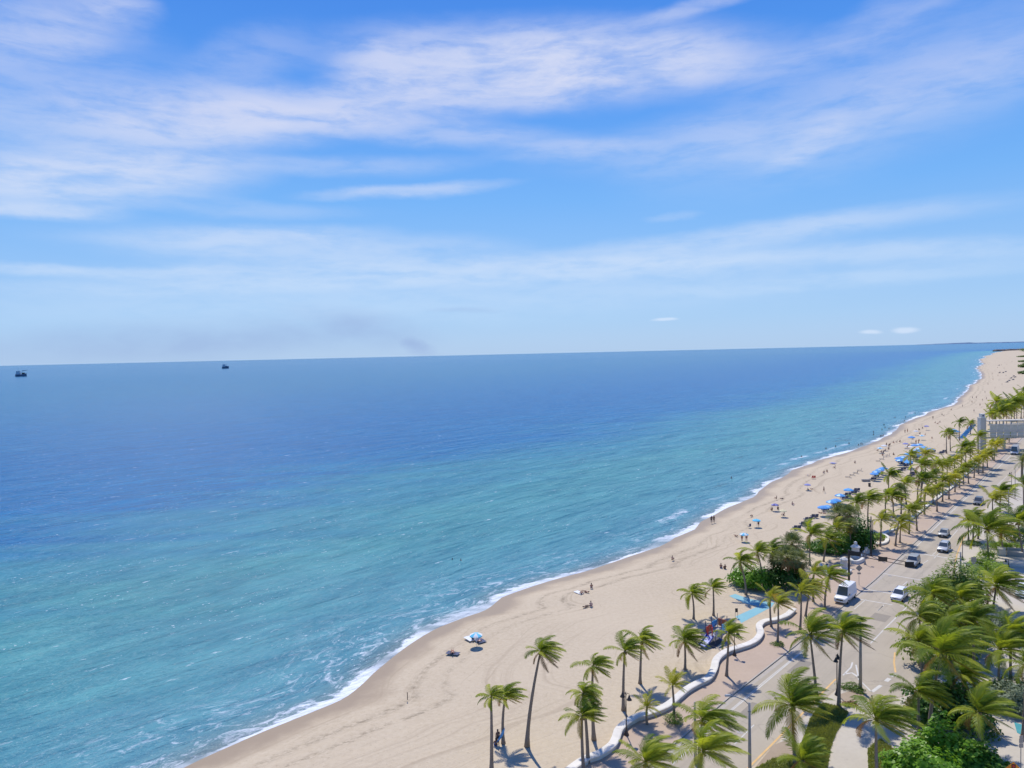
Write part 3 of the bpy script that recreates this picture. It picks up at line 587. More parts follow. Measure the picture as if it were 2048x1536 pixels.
def palm(bu, bv, cu, cv, r, kind, label, group, z0=0.0):
    b = G(bu, bv, z0); top = at_depth(cu, cv, b.y); sc = F/b.y; k = PN[0]; PN[0] += 1; rnd = random.Random(k*17+3)
    nm = {'sabal': 'fan_palm', 'date': 'date_palm'}.get(kind, 'coconut_palm')
    o = empty(nm, (b.x, b.y, z0), 0, label, 'palm tree', group); t = Vector((top.x-b.x, rnd.uniform(-.3, .3), max(1.5, top.z-z0)))
    tr = inst('trunk', trunk_mesh(t, .15+.012*t.z*.6, .10, rnd.uniform(-.15, .15)), o)
    L = (2*r/(1.46 if r < 26 else 1.56))/sc; fs = L/4.0; rz = rnd.uniform(-.6, .6)
    if kind == 'sabal':
        for me in FANS[k % 2]: inst('fan_leaf', me, o, t, rz, r/sc/1.75)
        inst('dead_skirt', SKIRT, o, t, rz, r/sc/2.0); return o
    if r >= 21:
        dp = rnd.uniform(.0, .15)
        for me in SETS[kind][k % len(SETS[kind])]:
            if rnd.random() > dp: inst('frond', me, o, t, rz, fs*rnd.uniform(.86, 1.08))
        if kind == 'coco' and r > 30: inst('coconut_cluster', COCO, o, t, rz, max(.8, fs))
    else:
        inst('crown', FAR['coco' if kind == 'coco' else 'yellow'][k % 3], o, t, rz, fs)
    return o
g_near, g_row, g_sand, g_land, g_far = 'coconut palms by the wave wall', 'young palms in the promenade row', 'coconut palms on the sand by the loungers', 'coconut palms on the landward side', 'far coconut palms beyond the footbridge'
near_palms = [
    (1054, 1493, 1081, 1302, 37, 'coco', 'tall coconut palm with a long bowed trunk leaning right, alone on the sand'), (983, 1547, 982, 1396, 25, 'coco', 'slim straight coconut palm on sand, leftmost of all the palms'),
    (1007, 1487, 1010, 1395, 34, 'coco', 'coconut palm on the sand with the blue hammock at its trunk'), (1188, 1480, 1186, 1334, 34, 'coco', 'coconut palm standing behind the palm pair at the near end of the wave wall'),
    (1176, 1528, 1166, 1385, 36, 'coco', 'upper crown of the palm pair at the near end of the wave wall'), (1168, 1552, 1164, 1432, 42, 'coco', 'lower crown of the palm pair at the near end of the wave wall'),
    (1247, 1421, 1250, 1304, 34, 'coco', 'coconut palm on the sand just behind the double lantern post'), (1280, 1367, 1283, 1282, 33, 'coco', 'coconut palm on sand right of the one behind the lantern post'),
    (1370, 1339, 1368, 1280, 39, 'coco', 'full coconut palm on sand left of the playground, shading the wave wall'), (1387, 1238, 1384, 1188, 28, 'coco', 'left of the two coconut palms standing behind the playground'),
    (1427, 1231, 1426, 1176, 26, 'coco', 'right of the two coconut palms standing behind the playground'), (1453, 1354, 1456, 1266, 30, 'coco', 'coconut palm on the paving in front of the playground, beside the wave wall'),
    (1348, 1444, 1345, 1372, 31, 'young', 'young upright palm growing out of a round clipped hedge'), (1295, 1451, 1293, 1414, 25, 'young', 'small short palm against the wave wall between lantern post and round hedge'),
    (1555, 1290, 1557, 1208, 27, 'gold', 'golden palm with a small shrub at its foot beside the kerb'), (1543, 1255, 1541, 1196, 24, 'yellow', 'yellow palm behind the golden palm at the end of the wave wall'),
    (1600, 1262, 1603, 1186, 28, 'yellow', 'yellow green palm on the paving right of the golden palm'), (1611, 1234, 1620, 1176, 29, 'yellow', 'taller yellow green palm behind the other one left of the white van'),
    (1400, 1580, 1403, 1438, 62, 'coco', 'big coconut palm crown spreading over the road left of the street light'), (1392, 1660, 1404, 1500, 62, 'coco', 'big coconut palm crown cut by the bottom edge below another crown'),
    (1284, 1672, 1290, 1522, 60, 'coco', 'big coconut palm crown at the bottom edge left of the street light'), (1590, 1530, 1586, 1414, 72, 'coco', 'broad coconut palm on the verge with wide drooping fronds right of the street light'),
    (1604, 1640, 1603, 1518, 52, 'coco', 'low coconut palm crown on the grass at the bottom edge'), (1634, 1402, 1622, 1272, 52, 'coco', 'coconut palm by the yellow line left of the twin lantern post'),
    (1678, 1415, 1684, 1262, 50, 'coco', 'tall coconut palm on the island beside the concrete pole'), (1650, 1218, 1657, 1152, 32, 'coco', 'leaning coconut palm beside the front of the white van'),
    (1756, 1600, 1752, 1440, 66, 'coco', 'coconut palm in front of the path by the walking person')]
for a in near_palms: palm(*a, g_near)
land_palms = [
    (1858, 1486, 1884, 1308, 80, 'coco', 'biggest coconut palm with a thick pale trunk above the bright bush'), (1846, 1420, 1838, 1284, 48, 'coco', 'coconut palm with brown tipped fronds left of the biggest palm'), (1838, 1500, 1838, 1385, 50, 'coco', 'low coconut palm under the biggest palm left of its trunk'),
    (1999, 1380, 1997, 1297, 55, 'coco', 'coconut palm with orange old fronds over the dark bed at right'), (1966, 1560, 1960, 1426, 62, 'coco', 'coconut palm at the pale drive above the orange sign'), (1986, 1218, 1990, 1172, 50, 'coco', 'dark coconut palm with a bare trunk left of the parked white car'),
    (1868, 1300, 1868, 1190, 42, 'coco', 'windswept palm at the left end of the dense thicket'), (1925, 1310, 1922, 1196, 42, 'coco', 'windswept palm at the top of the dense thicket'), (1950, 1350, 1948, 1238, 42, 'coco', 'windswept palm at the right end of the dense thicket'), (1905, 1345, 1902, 1238, 42, 'coco', 'windswept palm in the middle of the dense thicket'),
    (1840, 1330, 1838, 1234, 42, 'coco', 'palm with fronds hanging over the road in front of the white car'), (2022, 1370, 2022, 1266, 48, 'coco', 'palm near the right edge above the orange fronded palm'), (2046, 1480, 2050, 1330, 50, 'coco', 'palm crown cut by the right edge above the pale drive'), (1925, 1440, 1924, 1350, 40, 'coco', 'shaded palm between the biggest palm and the orange fronded palm'),
    (1978, 1122, 1972, 1058, 52, 'coco', 'big coconut palm over the lime hedge beside the pavement'), (2046, 1112, 2034, 1043, 47, 'coco', 'coconut palm at the right edge above the white railing'), (2005, 1103, 2001, 1068, 32, 'yellow', 'bushy light green palm between the two big roadside palms'),
    (1937, 1081, 1937, 1042, 22, 'yellow', 'left of the three slim palms on the small round planting'), (1946, 1083, 1947, 1036, 22, 'coco', 'middle of the three slim palms on the small round planting'), (1956, 1078, 1957, 1040, 21, 'yellow', 'right of the three slim palms on the small round planting'),
    (1985, 1034, 1985, 1000, 24, 'yellow', 'yellow green palm on the pavement behind the dark oncoming car'), (2000, 1024, 2002, 984, 26, 'coco', 'drooping palm behind the yellow green pavement palm'), (2048, 1045, 2046, 968, 30, 'coco', 'palm at the right edge beyond the pavement lamps')]
for a in land_palms: palm(*a, g_land, .14)
row = [(1760, 1093, 1762, 1040, 22, 'yellow'), (1791, 1092, 1797, 1044, 22, 'yellow'), (1800, 1085, 1801, 1055, 16, 'yellow'), (1818, 1068, 1818, 1021, 20, 'yellow'), (1834, 1061, 1833, 1016, 21, 'yellow'), (1849, 1029, 1851, 986, 18, 'yellow'), (1866, 1008, 1867, 982, 15, 'yellow'), (1874, 1023, 1875, 977, 17, 'yellow'),
       (1885, 1003, 1886, 962, 18, 'yellow'), (1898, 998, 1900, 958, 18, 'yellow'), (1927, 969, 1927, 936, 15, 'yellow'), (1937, 967, 1937, 934, 15, 'coco'), (1948, 956, 1948, 924, 14, 'yellow'), (1957, 948, 1957, 918, 14, 'yellow'), (1966, 945, 1966, 912, 15, 'yellow'), (1975, 935, 1974, 909, 15, 'yellow'), (1985, 919, 1982, 889, 14, 'yellow'),
       (1988, 922, 1990, 890, 15, 'yellow'), (1993, 905, 1994, 884, 12, 'yellow'), (2006, 896, 2006, 875, 11, 'coco'), (2010, 893, 2012, 872, 11, 'coco'), (2018, 885, 2018, 870, 10, 'coco'), (1910, 984, 1911, 950, 15, 'yellow'), (1919, 976, 1919, 944, 14, 'coco')]
row.sort(key=lambda q: -q[1])
for i, a in enumerate(row): palm(*a, f'slim palm in the row along the road kerb, {ordn(i)} from the near end', g_row, .15)
sandp = [(1771, 1029, 1772, 990, 21, 'coco'), (1787, 1036, 1785, 994, 21, 'coco'), (1813, 1010, 1808, 966, 20, 'coco'), (1835, 1001, 1838, 956, 20, 'coco'), (1841, 1003, 1846, 958, 19, 'coco'), (1777, 1002, 1777, 950, 20, 'coco'), (1872, 968, 1872, 928, 18, 'coco'), (1885, 966, 1885, 930, 18, 'coco'), (1895, 962, 1895, 927, 17, 'coco'), (1910, 952, 1910, 921, 16, 'yellow'),
         (1821, 958, 1821, 912, 17, 'yellow'), (1851, 950, 1851, 909, 16, 'yellow'), (1843, 978, 1843, 930, 24, 'coco'), (1893, 907, 1892, 865, 13, 'coco'), (1901, 902, 1900, 868, 13, 'coco'), (1919, 881, 1919, 845, 13, 'coco'), (1941, 868, 1941, 848, 12, 'coco'), (1956, 906, 1956, 872, 15, 'coco'), (1923, 936, 1923, 894, 17, 'coco'), (1940, 932, 1940, 894, 18, 'coco'), (1932, 941, 1931, 906, 16, 'yellow'),
         (1620, 1131, 1620, 1068, 31, 'coco'), (1647, 1123, 1654, 1079, 28, 'coco'), (1736, 1058, 1736, 999, 25, 'coco'), (1720, 1060, 1713, 1006, 25, 'coco'), (1627, 1205, 1627, 1146, 26, 'yellow'), (1492, 1190, 1479, 1122, 27, 'coco'), (1527, 1180, 1514, 1104, 29, 'coco'), (1548, 1166, 1545, 1102, 26, 'coco'), (1672, 1110, 1671, 1058, 24, 'yellow'), (1966, 938, 1966, 908, 16, 'yellow'), (1855, 985, 1862, 950, 18, 'coco'), (1994, 886, 1993, 860, 15, 'coco')]
sandp.sort(key=lambda q: -q[1])
for i, a in enumerate(sandp): palm(*a, f'coconut palm on the sand side of the promenade, {ordn(i)} nearest of that stand', g_sand)
for i, (u, v, h, r) in enumerate(sorted([(1984, 858, 30, 15), (1992, 850, 46, 14), (1999, 862, 38, 17), (2006, 850, 38, 15), (2013, 856, 40, 17), (2023, 852, 44, 16), (2029, 838, 28, 14), (2034, 845, 40, 15), (2042, 838, 40, 15), (2048, 835, 30, 16), (1979, 850, 20, 10), (2038, 815, 22, 10), (2046, 800, 20, 9), (2018, 842, 20, 14)])):
    palm(u, v, u, v-h, r*1.25, 'coco', f'dark coconut palm in the clump behind the footbridge, {ordn(i)} from the left', g_far)
for i, (u, v, cu, cv, r, lab) in enumerate([(1576, 1182, 1575, 1116, 27, 'fan palm in front of its taller neighbour by the sea grape'), (1597, 1172, 1597, 1122, 27, 'fan palm with a rusty skirt right of the others by the sea grape'), (1584, 1150, 1583, 1088, 28, 'tallest fan palm rising behind the others by the sea grape'), (1556, 1172, 1553, 1118, 21, 'leftmost fan palm with a hanging rust brown skirt'),
                                        (1678, 1078, 1678, 1030, 26, 'brownish fan palm on the sand left of its pair near the blue umbrellas'), (1700, 1085, 1699, 1030, 23, 'brownish fan palm on the sand right of its pair near the blue umbrellas'), (1700, 1106, 1701, 1052, 17, 'short fan palm with a pale dead skirt in the bush'), (1802, 1028, 1800, 984, 20, 'fan palm with a rust brown skirt on the sand beside the promenade')]):
    palm(u, v, cu, cv, r, 'sabal', lab, 'fan palms with dead skirts')
# date palm at the right edge
b = G(2044, 957, .14); o = empty('date_palm', b, 0, 'stout feathery date palm at the right edge beside the road', 'palm tree'); inst('trunk', trunk_mesh(Vector((0, 0, 5.2)), .36, .30, 0), o)
for me in crown_set(91, 34, .3, .95, 85, -25, 'fan', 22): inst('frond', me, o, (0, 0, 5.2), 0, 1.0)

# ------------------------------------------------------------------ bushes, hedges, grass
def foliage(blobs, n, size, m, seed, round_=True, up=.4):
    r = random.Random(seed); mb = MB(); wts = [b_[3]*b_[4]+b_[4]*b_[5]+b_[3]*b_[5] for b_ in blobs]; wt = sum(wts)
    for bi, (x, y, z, a, b_, c) in enumerate(blobs):
        for k in range(int(n*wts[bi]/wt)):
            v = Vector((r.gauss(0, 1), r.gauss(0, 1), r.gauss(0, 1))).normalized()
            if v.z < -.35: v.z *= -.6
            lump = 1+.16*math.sin(v.x*5+bi)+.14*math.sin(v.y*6+2*bi)+.12*math.sin(v.z*7+bi); q = r.uniform(.72, 1.03)*lump
            p = Vector((x+v.x*a*q, y+v.y*b_*q, max(.05, z+v.z*c*q)))
            nrm = (v+Vector((r.uniform(-.8, .8), r.uniform(-.8, .8), r.uniform(-.3, .8)+up))).normalized()
            t = nrm.cross(Vector((r.uniform(-1, 1), r.uniform(-1, 1), r.uniform(-1, 1)))).normalized(); w = nrm.cross(t); s_ = size*r.uniform(.6, 1.25)
            if round_:
                mb.add([p+t*s_*.55, p+t*s_*.2+w*s_*.5, p-t*s_*.35+w*s_*.35, p-t*s_*.55, p-t*s_*.35-w*s_*.35, p+t*s_*.2-w*s_*.5], [(0, 1, 2, 3, 4, 5)])
            else: mb.add([p-t*s_*.8, p+w*s_*.25, p+t*s_*.8, p-w*s_*.25], [(0, 1, 2, 3)])
    return mb
def bush(name, blobs, n, size, m, seed, label, cat, group=None, round_=True, stems=5):
    cx = sum(b_[0] for b_ in blobs)/len(blobs); cy = sum(b_[1] for b_ in blobs)/len(blobs)
    o = empty(name, (cx, cy, 0), 0, label, cat, group); L_ = [(b_[0]-cx, b_[1]-cy, b_[2], b_[3], b_[4], b_[5]) for b_ in blobs]
    f = foliage(L_, n, size, m, seed, round_).build('foliage', M[m], o); f['kind'] = 'stuff'
    r = random.Random(seed)
    for i in range(stems):
        b_ = r.choice(L_); x, y = b_[0]+r.uniform(-.5, .5)*b_[3], b_[1]+r.uniform(-.5, .5)*b_[4]
        MB().tube([(x*.8, y*.8, -.1), (x, y, b_[2]*.6), (x*1.1+.1, y*1.1, b_[2]+b_[5]*.4)], [.07, .05, .02], 5).build('stem', M['bark'], o)
    return o
def gb(u, v, a, b_, c, dz=0.0): p = G(u, v); return (p.x, p.y, c*.55+dz, a, b_, c)
bush('sea_grape_bush', [gb(1500, 1176, 2.6, 2.2, 2.3), gb(1480, 1168, 2.0, 2.0, 1.9), gb(1520, 1180, 2.4, 2.0, 2.4)], 5200, .30, 'grape2', 1, 'rounded sea grape bush at the left of the fan palms by the access mat', 'bush', 'sea grape bushes')
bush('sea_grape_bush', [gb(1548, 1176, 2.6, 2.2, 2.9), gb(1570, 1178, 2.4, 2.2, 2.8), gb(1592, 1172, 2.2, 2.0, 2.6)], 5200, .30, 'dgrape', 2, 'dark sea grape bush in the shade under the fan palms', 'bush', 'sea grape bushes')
bush('sea_grape_bush', [gb(1640, 1102, 3.0, 2.0, 1.6), gb(1665, 1108, 3.0, 2.0, 1.8), gb(1688, 1106, 2.4, 2.0, 1.9)], 4600, .32, 'grape', 3, 'low sea grape bush behind the white gate pillars', 'bush', 'sea grape bushes')
bush('sea_grape_bush', [gb(1708, 1100, 2.8, 2.6, 3.9), gb(1724, 1098, 2.8, 2.4, 3.9), gb(1733, 1104, 1.7, 1.8, 2.8)], 5200, .34, 'grape', 4, 'tall dark green sea grape bush behind the finial pillar', 'bush', 'sea grape bushes')
bush('sea_grape_bush', [gb(1830, 1560, 2.6, 2.2, 2.3), gb(1880, 1545, 3.0, 2.5, 3.2), gb(1935, 1560, 3.0, 2.4, 2.5), gb(1860, 1600, 3, 2.5, 3.2)], 11000, .34, 'grape2', 5, 'bright glossy green bush along the bottom edge under the biggest palm', 'bush', 'sea grape bushes')
bush('sea_grape_bush', [gb(1965, 1575, 2.6, 2.2, 2.4), gb(1995, 1590, 2.4, 2.2, 1.9)], 5200, .33, 'grape', 6, 'darker green bush left of the orange road sign', 'bush', 'sea grape bushes')
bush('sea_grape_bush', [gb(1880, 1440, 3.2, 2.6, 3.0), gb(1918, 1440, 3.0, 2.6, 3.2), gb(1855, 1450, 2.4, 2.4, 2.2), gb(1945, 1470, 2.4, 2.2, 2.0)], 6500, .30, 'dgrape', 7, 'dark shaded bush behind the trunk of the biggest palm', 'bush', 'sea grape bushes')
bush('sea_grape_bush', [gb(1870, 1330, 3.4, 3, 3.4), gb(1910, 1320, 3.6, 3, 4.2), gb(1940, 1300, 3.2, 3, 3.8), gb(1890, 1270, 3.2, 3, 3.6)], 8500, .34, 'hedge', 8, 'dense mixed bush under the windswept palm thicket', 'bush', 'sea grape bushes')
bush('sea_grape_bush', [gb(1875, 1225, 3.4, 3, 4.0), gb(1905, 1215, 3.6, 3, 4.6), gb(1935, 1215, 3.2, 3, 4.2)], 8000, .40, 'hedge', 18, 'tall bush at the street corner in front of the concrete signal pole', 'bush', 'sea grape bushes', False)
bush('clipped_hedge', [gb(1953, 1160, 2.0, 2.4, 1.5, .2), gb(1962, 1140, 2.0, 2.4, 1.5, .2), gb(1975, 1122, 1.7, 2.0, 1.5, .2), gb(1990, 1150, 2.2, 2.2, 1.6, .2)], 5000, .26, 'lime', 9, 'lime green hedge along the pavement by the square sign', 'hedge', None, False)
bush('clipped_hedge', [gb(2030, 1084, 3.0, 2.4, 2.2, .2), gb(2055, 1084, 3.0, 2.4, 2.4, .2)], 4200, .28, 'dgrape', 10, 'dark clipped hedge at the right edge behind the white railing', 'hedge', None, False)
bush('clipped_hedge', [gb(2000, 1098, 2.6, 1.2, .9, .2), gb(2025, 1100, 3.0, 1.2, .8, .2)], 2600, .24, 'lime', 11, 'low light green hedge on top of the cream wall', 'hedge', None, False)
bush('silver_shrub', [gb(2012, 1420, 2.4, 2.2, 1.9, .2), gb(2042, 1430, 2.4, 2.2, 1.9, .2)], 4000, .28, 'silver', 12, 'silvery grey shrub beside the pale drive at the right edge', 'shrub', 'silvery shrubs at the right edge', False)
bush('silver_shrub', [gb(1990, 1275, 2.6, 2.2, 2.2, .2), gb(2020, 1282, 2.6, 2.2, 2.2, .2)], 4000, .28, 'silver', 13, 'silvery green shrub right of the windswept thicket', 'shrub', 'silvery shrubs at the right edge', False)
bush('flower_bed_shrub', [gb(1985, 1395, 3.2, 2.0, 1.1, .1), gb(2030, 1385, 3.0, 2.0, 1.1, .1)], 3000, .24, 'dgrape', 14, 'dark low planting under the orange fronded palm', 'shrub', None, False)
bush('clipped_hedge', [gb(1349, 1449, 1.05, 1.05, .75, .25)], 1500, .13, 'hedge', 15, 'round clipped hedge ring at the foot of the young palm', 'hedge', None, False, 2)
bush('clipped_hedge', [gb(1944, 1091, 1.9, 1.6, .6, .2)], 1300, .2, 'hedge', 16, 'round low planting under the three slim palms', 'hedge', None, False, 2)
bush('low_shrub', [gb(1556, 1292, .9, .9, .3, .15)], 500, .16, 'hedge', 17, 'small flat shrub at the foot of the golden palm', 'shrub', None, False, 1)
bush('planter_shrub', [gb(1756, 1078, 1.7, 1.4, .7, .2)], 1300, .24, 'lime', 19, 'yellow green shrub inside the curled end of the far wave wall', 'shrub', None, False, 2)
bush('low_shrub', [gb(1700, 1378, 1.3, 1.0, .4, .15), gb(1718, 1386, .9, .8, .35, .15)], 900, .18, 'hedge', 20, 'sparse low shrub on the sandy island beside the concrete pole', 'shrub', None, False, 2)
bush('low_shrub', [gb(1700, 1412, 1.0, .6, .3, .1)], 400, .16, 'dry', 21, 'dry brown tuft beside the foot of the island palm', 'shrub', None, False, 1)
bush('low_shrub', [gb(1985, 1038, 2.2, 1.4, .5, .15), gb(2008, 1012, 2.0, 1.2, .4, .15)], 1200, .22, 'hedge', 22, 'flat planting under the pavement palms beyond the dark car', 'shrub', None, False, 2)
def grass(px, n, seed, z, label=None):
    P_ = [G(u, v).to_2d() for u, v in px]; r = random.Random(seed); xs = [p.x for p in P_]; ys_ = [p.y for p in P_]
    def inside(x, y):
        c = False; j = len(P_)-1
        for i in range(len(P_)):
            if (P_[i].y > y) != (P_[j].y > y) and x < (P_[j].x-P_[i].x)*(y-P_[i].y)/(P_[j].y-P_[i].y)+P_[i].x: c = not c
            j = i
        return c
    tag(poly(P_, z, 'lawn', pave_material('lawn_soil', (.17, .20, .06), (.26, .26, .10), spots=(.3, .25, .13))), kind='structure')
    mb = MB(); k = 0
    while k < n:
        x, y = r.uniform(min(xs), max(xs)), r.uniform(min(ys_), max(ys_))
        if not inside(x, y): continue
        k += 1; a = r.uniform(0, 2*PI); h = r.uniform(.08, .26); w = .05; e = (x+r.uniform(-.1, .16), y+r.uniform(-.12, .08), z+h)
        mb.add([(x-w*math.cos(a), y-w*math.sin(a), z), (x+w*math.cos(a), y+w*math.sin(a), z), e], [(0, 1, 2)])
    tag(mb.build('grass', M['grass']), kind='stuff')
grass([(1645, 1408), (1678, 1416), (1697, 1427), (1690, 1442), (1672, 1470), (1661, 1500), (1652, 1560), (1645, 1640), (1560, 1640), (1600, 1500), (1620, 1440)], 26000, 1, .16)
grass([(1510, 1540), (1545, 1520), (1600, 1512), (1600, 1640), (1480, 1640)], 9000, 2, .163)
grass([(1735, 1500), (1760, 1480), (1800, 1510), (1830, 1600), (1740, 1640)], 8000, 3, .165)

# ------------------------------------------------------------------ street lights, lamps, masts, signs
def lantern(u, v, tv, label, m='bronze', s=1.0, twin=True, rz=.6):
    p = G(u, v, .15); h = at_depth(u, tv, p.y).z-.15; o = empty('lantern_post', p, rz, label, 'lamp post', 'bell lantern posts')
    MB().lathe((0, 0, 0), [(.28*s, 0), (.28*s, .1), (.17*s, .35), (.10*s, .7), (.065*s, .9), (.05*s, h), (.02*s, h+.05)], 10).build('post', M[m], o, True)
    for s_ in ((-1, 1) if twin else (1,)):
        MB().tube([(0, 0, h-.35), (.25*s_, 0, h-.02), (.48*s_, 0, h-.03), (.5*s_, 0, h-.18)], .028, 6).build('arm', M[m], o)
        a = MB().lathe((.5*s_, 0, h-.72), [(.30, 0), (.27, .06), (.13, .3), (.09, .46), (.03, .54)], 12).build('lamp_shade', M[m], o, True)
        MB().ell((.5*s_, 0, h-.70), (.13, .13, .09), 8).build('bulb', M['wcanvas'], a, True)
    return o
lantern(1253, 1470, 1384, 'bronze double bell lantern post beside the wave wall at lower centre', rz=-.9); lantern(1469, 1311, 1258, 'bronze double bell lantern post half hidden behind the palm by the playground', rz=-.7); lantern(1674, 1390, 1309, 'dark double lantern post on the island left of the concrete pole', 'black', rz=.9)
lantern(1730, 1129, 1094, 'small lantern post on the paving beside the white gate pillars', 'conc', .9, False, 0); lantern(1908, 1147, 1119, 'bronze lantern with bells at the street corner above the tall bush', rz=.2); lantern(1925, 1120, 1073, 'slim black lantern post on the pavement beside the silver car', 'black', 1, False, 2.5); lantern(2023, 977, 944, 'far lantern post on the right pavement beside the bare pole', 'black', 1, False, 2)
lantern(2017, 1136, 1118, 'short lantern post in front of the white railing', 'black', .8, False, 2)
def street_light(u, v, tu, tv, label, arm=None, r=.14, m='conc', z=.15):
    p = G(u, v, z); t = at_depth(tu, tv, p.y); h = t.z-z; o = empty('street_light' if arm else 'utility_pole', p, 0, label, 'street light' if arm else 'pole')
    MB().tube([(0, 0, -.2), (0, 0, h)], [r, r*.62], 8).build('pole', M[m], o, True)
    if arm:
        a = [at_depth(x, y, p.y)-p for x, y in arm]; MB().tube([(0, 0, h-.25)]+a, .045, 6).build('arm', M['steel'], o)
        e = a[-1]; MB().box((e.x-.1, e.y, e.z-.03), (.62, .26, .13), 0, 0, .75).build('lamp_head', M['steel'], o)
    MB().lathe((0, 0, h-.9), [(r*.85, 0), (r*.85, .12)], 8).build('collar', M['steel'], o)
    return o
street_light(1500, 1575, 1502, 1405, 'tall concrete street light with a curved arm reaching left over the road', [(1499, 1410), (1488, 1400), (1473, 1394), (1458, 1390)], .19); street_light(1391, 1525, 1391, 1404, 'pale pole rising behind the big crown left of the street light', None, .17)
street_light(1721, 1380, 1720, 1240, 'thick concrete pole on the sandy island beside the tall palm', None, .22); street_light(1921, 1150, 1921, 1104, 'thick concrete signal pole on the street corner with a short arm', [(1914, 1104), (1906, 1101), (1902, 1099)], .2); street_light(2030, 996, 2030, 938, 'bare slim pole beyond the far lantern on the right pavement', None, .1); street_light(2017, 1036, 2017, 980, 'bare slim pole on the right pavement beyond the drooping palm', None, .12)
street_light(1742, 1112, 1742, 1033, 'tall dark pole standing at the white ramp wall', None, .17, 'black'); street_light(1745.5, 1098, 1745.5, 1040, 'second dark pole just behind the pole at the white ramp wall', None, .1, 'black')
# signal mast with a double arm over the road
p = G(1698, 1169, .15); h = at_depth(1697, 1100, p.y).z-.15
o = empty('signal_mast', p, 0, 'black signal mast with two long arms reaching across the road over the grey car', 'traffic signal')
MB().tube([(0, 0, -.1), (0, 0, h)], [.2, .17], 10).build('post', M['black'], o)
e1 = at_depth(1818, 1125, p.y-1.5)-p; e2 = at_depth(1818, 1132, p.y-1.5)-p
MB().tube([(0, 0, h-.1), e1], [.09, .06], 8).build('arm', M['bronze'], o); MB().tube([(0, 0, h-.75), e2], [.08, .05], 8).build('arm', M['bronze'], o)
def on_arm(t, w, hh, nm, m, dz=0.0):
    c = Vector((0, 0, h-.1)).lerp(e1, t); d = Vector((0, 0, h-.75)).lerp(e2, t); q = (c+d)/2; q.z += dz
    return MB().box((q.x, q.y-.13, q.z), (w, .06, hh), math.atan2(e1.y, e1.x)).build(nm, M[m], o)
on_arm(.10, 1.9, .72, 'sign_panel', 'black'); on_arm(.205, .28, .45, 'sign_panel', 'wcanvas'); on_arm(.56, 1.5, .8, 'sign_panel', 'bronze'); sh = on_arm(1.0, 1.5, .95, 'signal_head', 'black')
for k in range(3):
    MB().lathe((0, 0, 0), [(.15, 0), (.16, .18)], 8).build('visor', M['black'], sh).matrix_basis = Matrix.Translation(e1*.5+e2*.5+Vector((-.45+.45*k, .05, 0))) @ Matrix.Rotation(-PI/2, 4, 'X')
def sign(u, v, cv, w, label, shape='square', m='sback', z=.15, post=2, rz=0.0):
    p = G(u, v, z); c = at_depth(u, cv, p.y).z-z; o = empty('road_sign', p, rz, label, 'sign')
    MB().tube([(0, 0, -.1), (0, 0, c+w*.4)], .035, 6).build('post', M['steel'], o)
    pb = MB(); q = [(-.5, -.5), (.5, -.5), (.5, .5), (-.5, .5)] if shape == 'square' else [(0, -.72), (.72, 0), (0, .72), (-.72, 0)]
    V = [(x*w, -.06, c+y*w) for x, y in q]+[(x*w, -.04, c+y*w) for x, y in q]
    pb.add(V, [(0, 1, 2, 3), (7, 6, 5, 4)]+[(i, i+4, (i+1) % 4+4, (i+1) % 4) for i in range(4)]).build('sign_panel', M[m], o)
    return o, c
o, c = sign(1718, 1170, 1136, .85, 'back of a diamond road sign on a slim post behind the white van', 'diamond'); MB().box((0, -.05, c-.95), (.6, .03, .3)).build('sub_plate', M['sback'], o)
o, c = sign(1947, 1148, 1119, .95, 'square road sign on the pavement left of the lime hedge'); MB().box((0, -.05, c-.66), (.6, .03, .28)).build('sub_plate', M['sback'], o)
sign(1939, 1150, 1133, .45, 'small dark sign on a thin post in front of the square sign', 'square', 'bronze')
o, c = sign(2041, 1590, 1481, .42, 'narrow grey sign on a post at the right edge over the pale drive'); MB().box((0, -.05, c+.36), (.34, .03, .26)).build('sub_plate', M['sback'], o); MB().box((0, -.05, c-.46), (.38, .03, .4)).build('sub_plate', M['sback'], o)
o, c = sign(2026, 1600, 1538, 1.0, 'orange diamond sign with a traffic light symbol in the bottom right corner', 'diamond', 'sgn', .15, 2, -.25)
MB().box((0, -.064, c+.02), (.34, .012, .95)).build('symbol', M['black'], o)
for z, m in ((.31, 'red'), (.02, 'amber'), (-.27, 'green')):
    d = MB().lathe((0, 0, 0), [(.12, 0), (.12, .012)], 12).build('symbol_disc', M[m], o); d.matrix_basis = Matrix.Translation((0, -.07, c+z)) @ Matrix.Rotation(PI/2, 4, 'X')

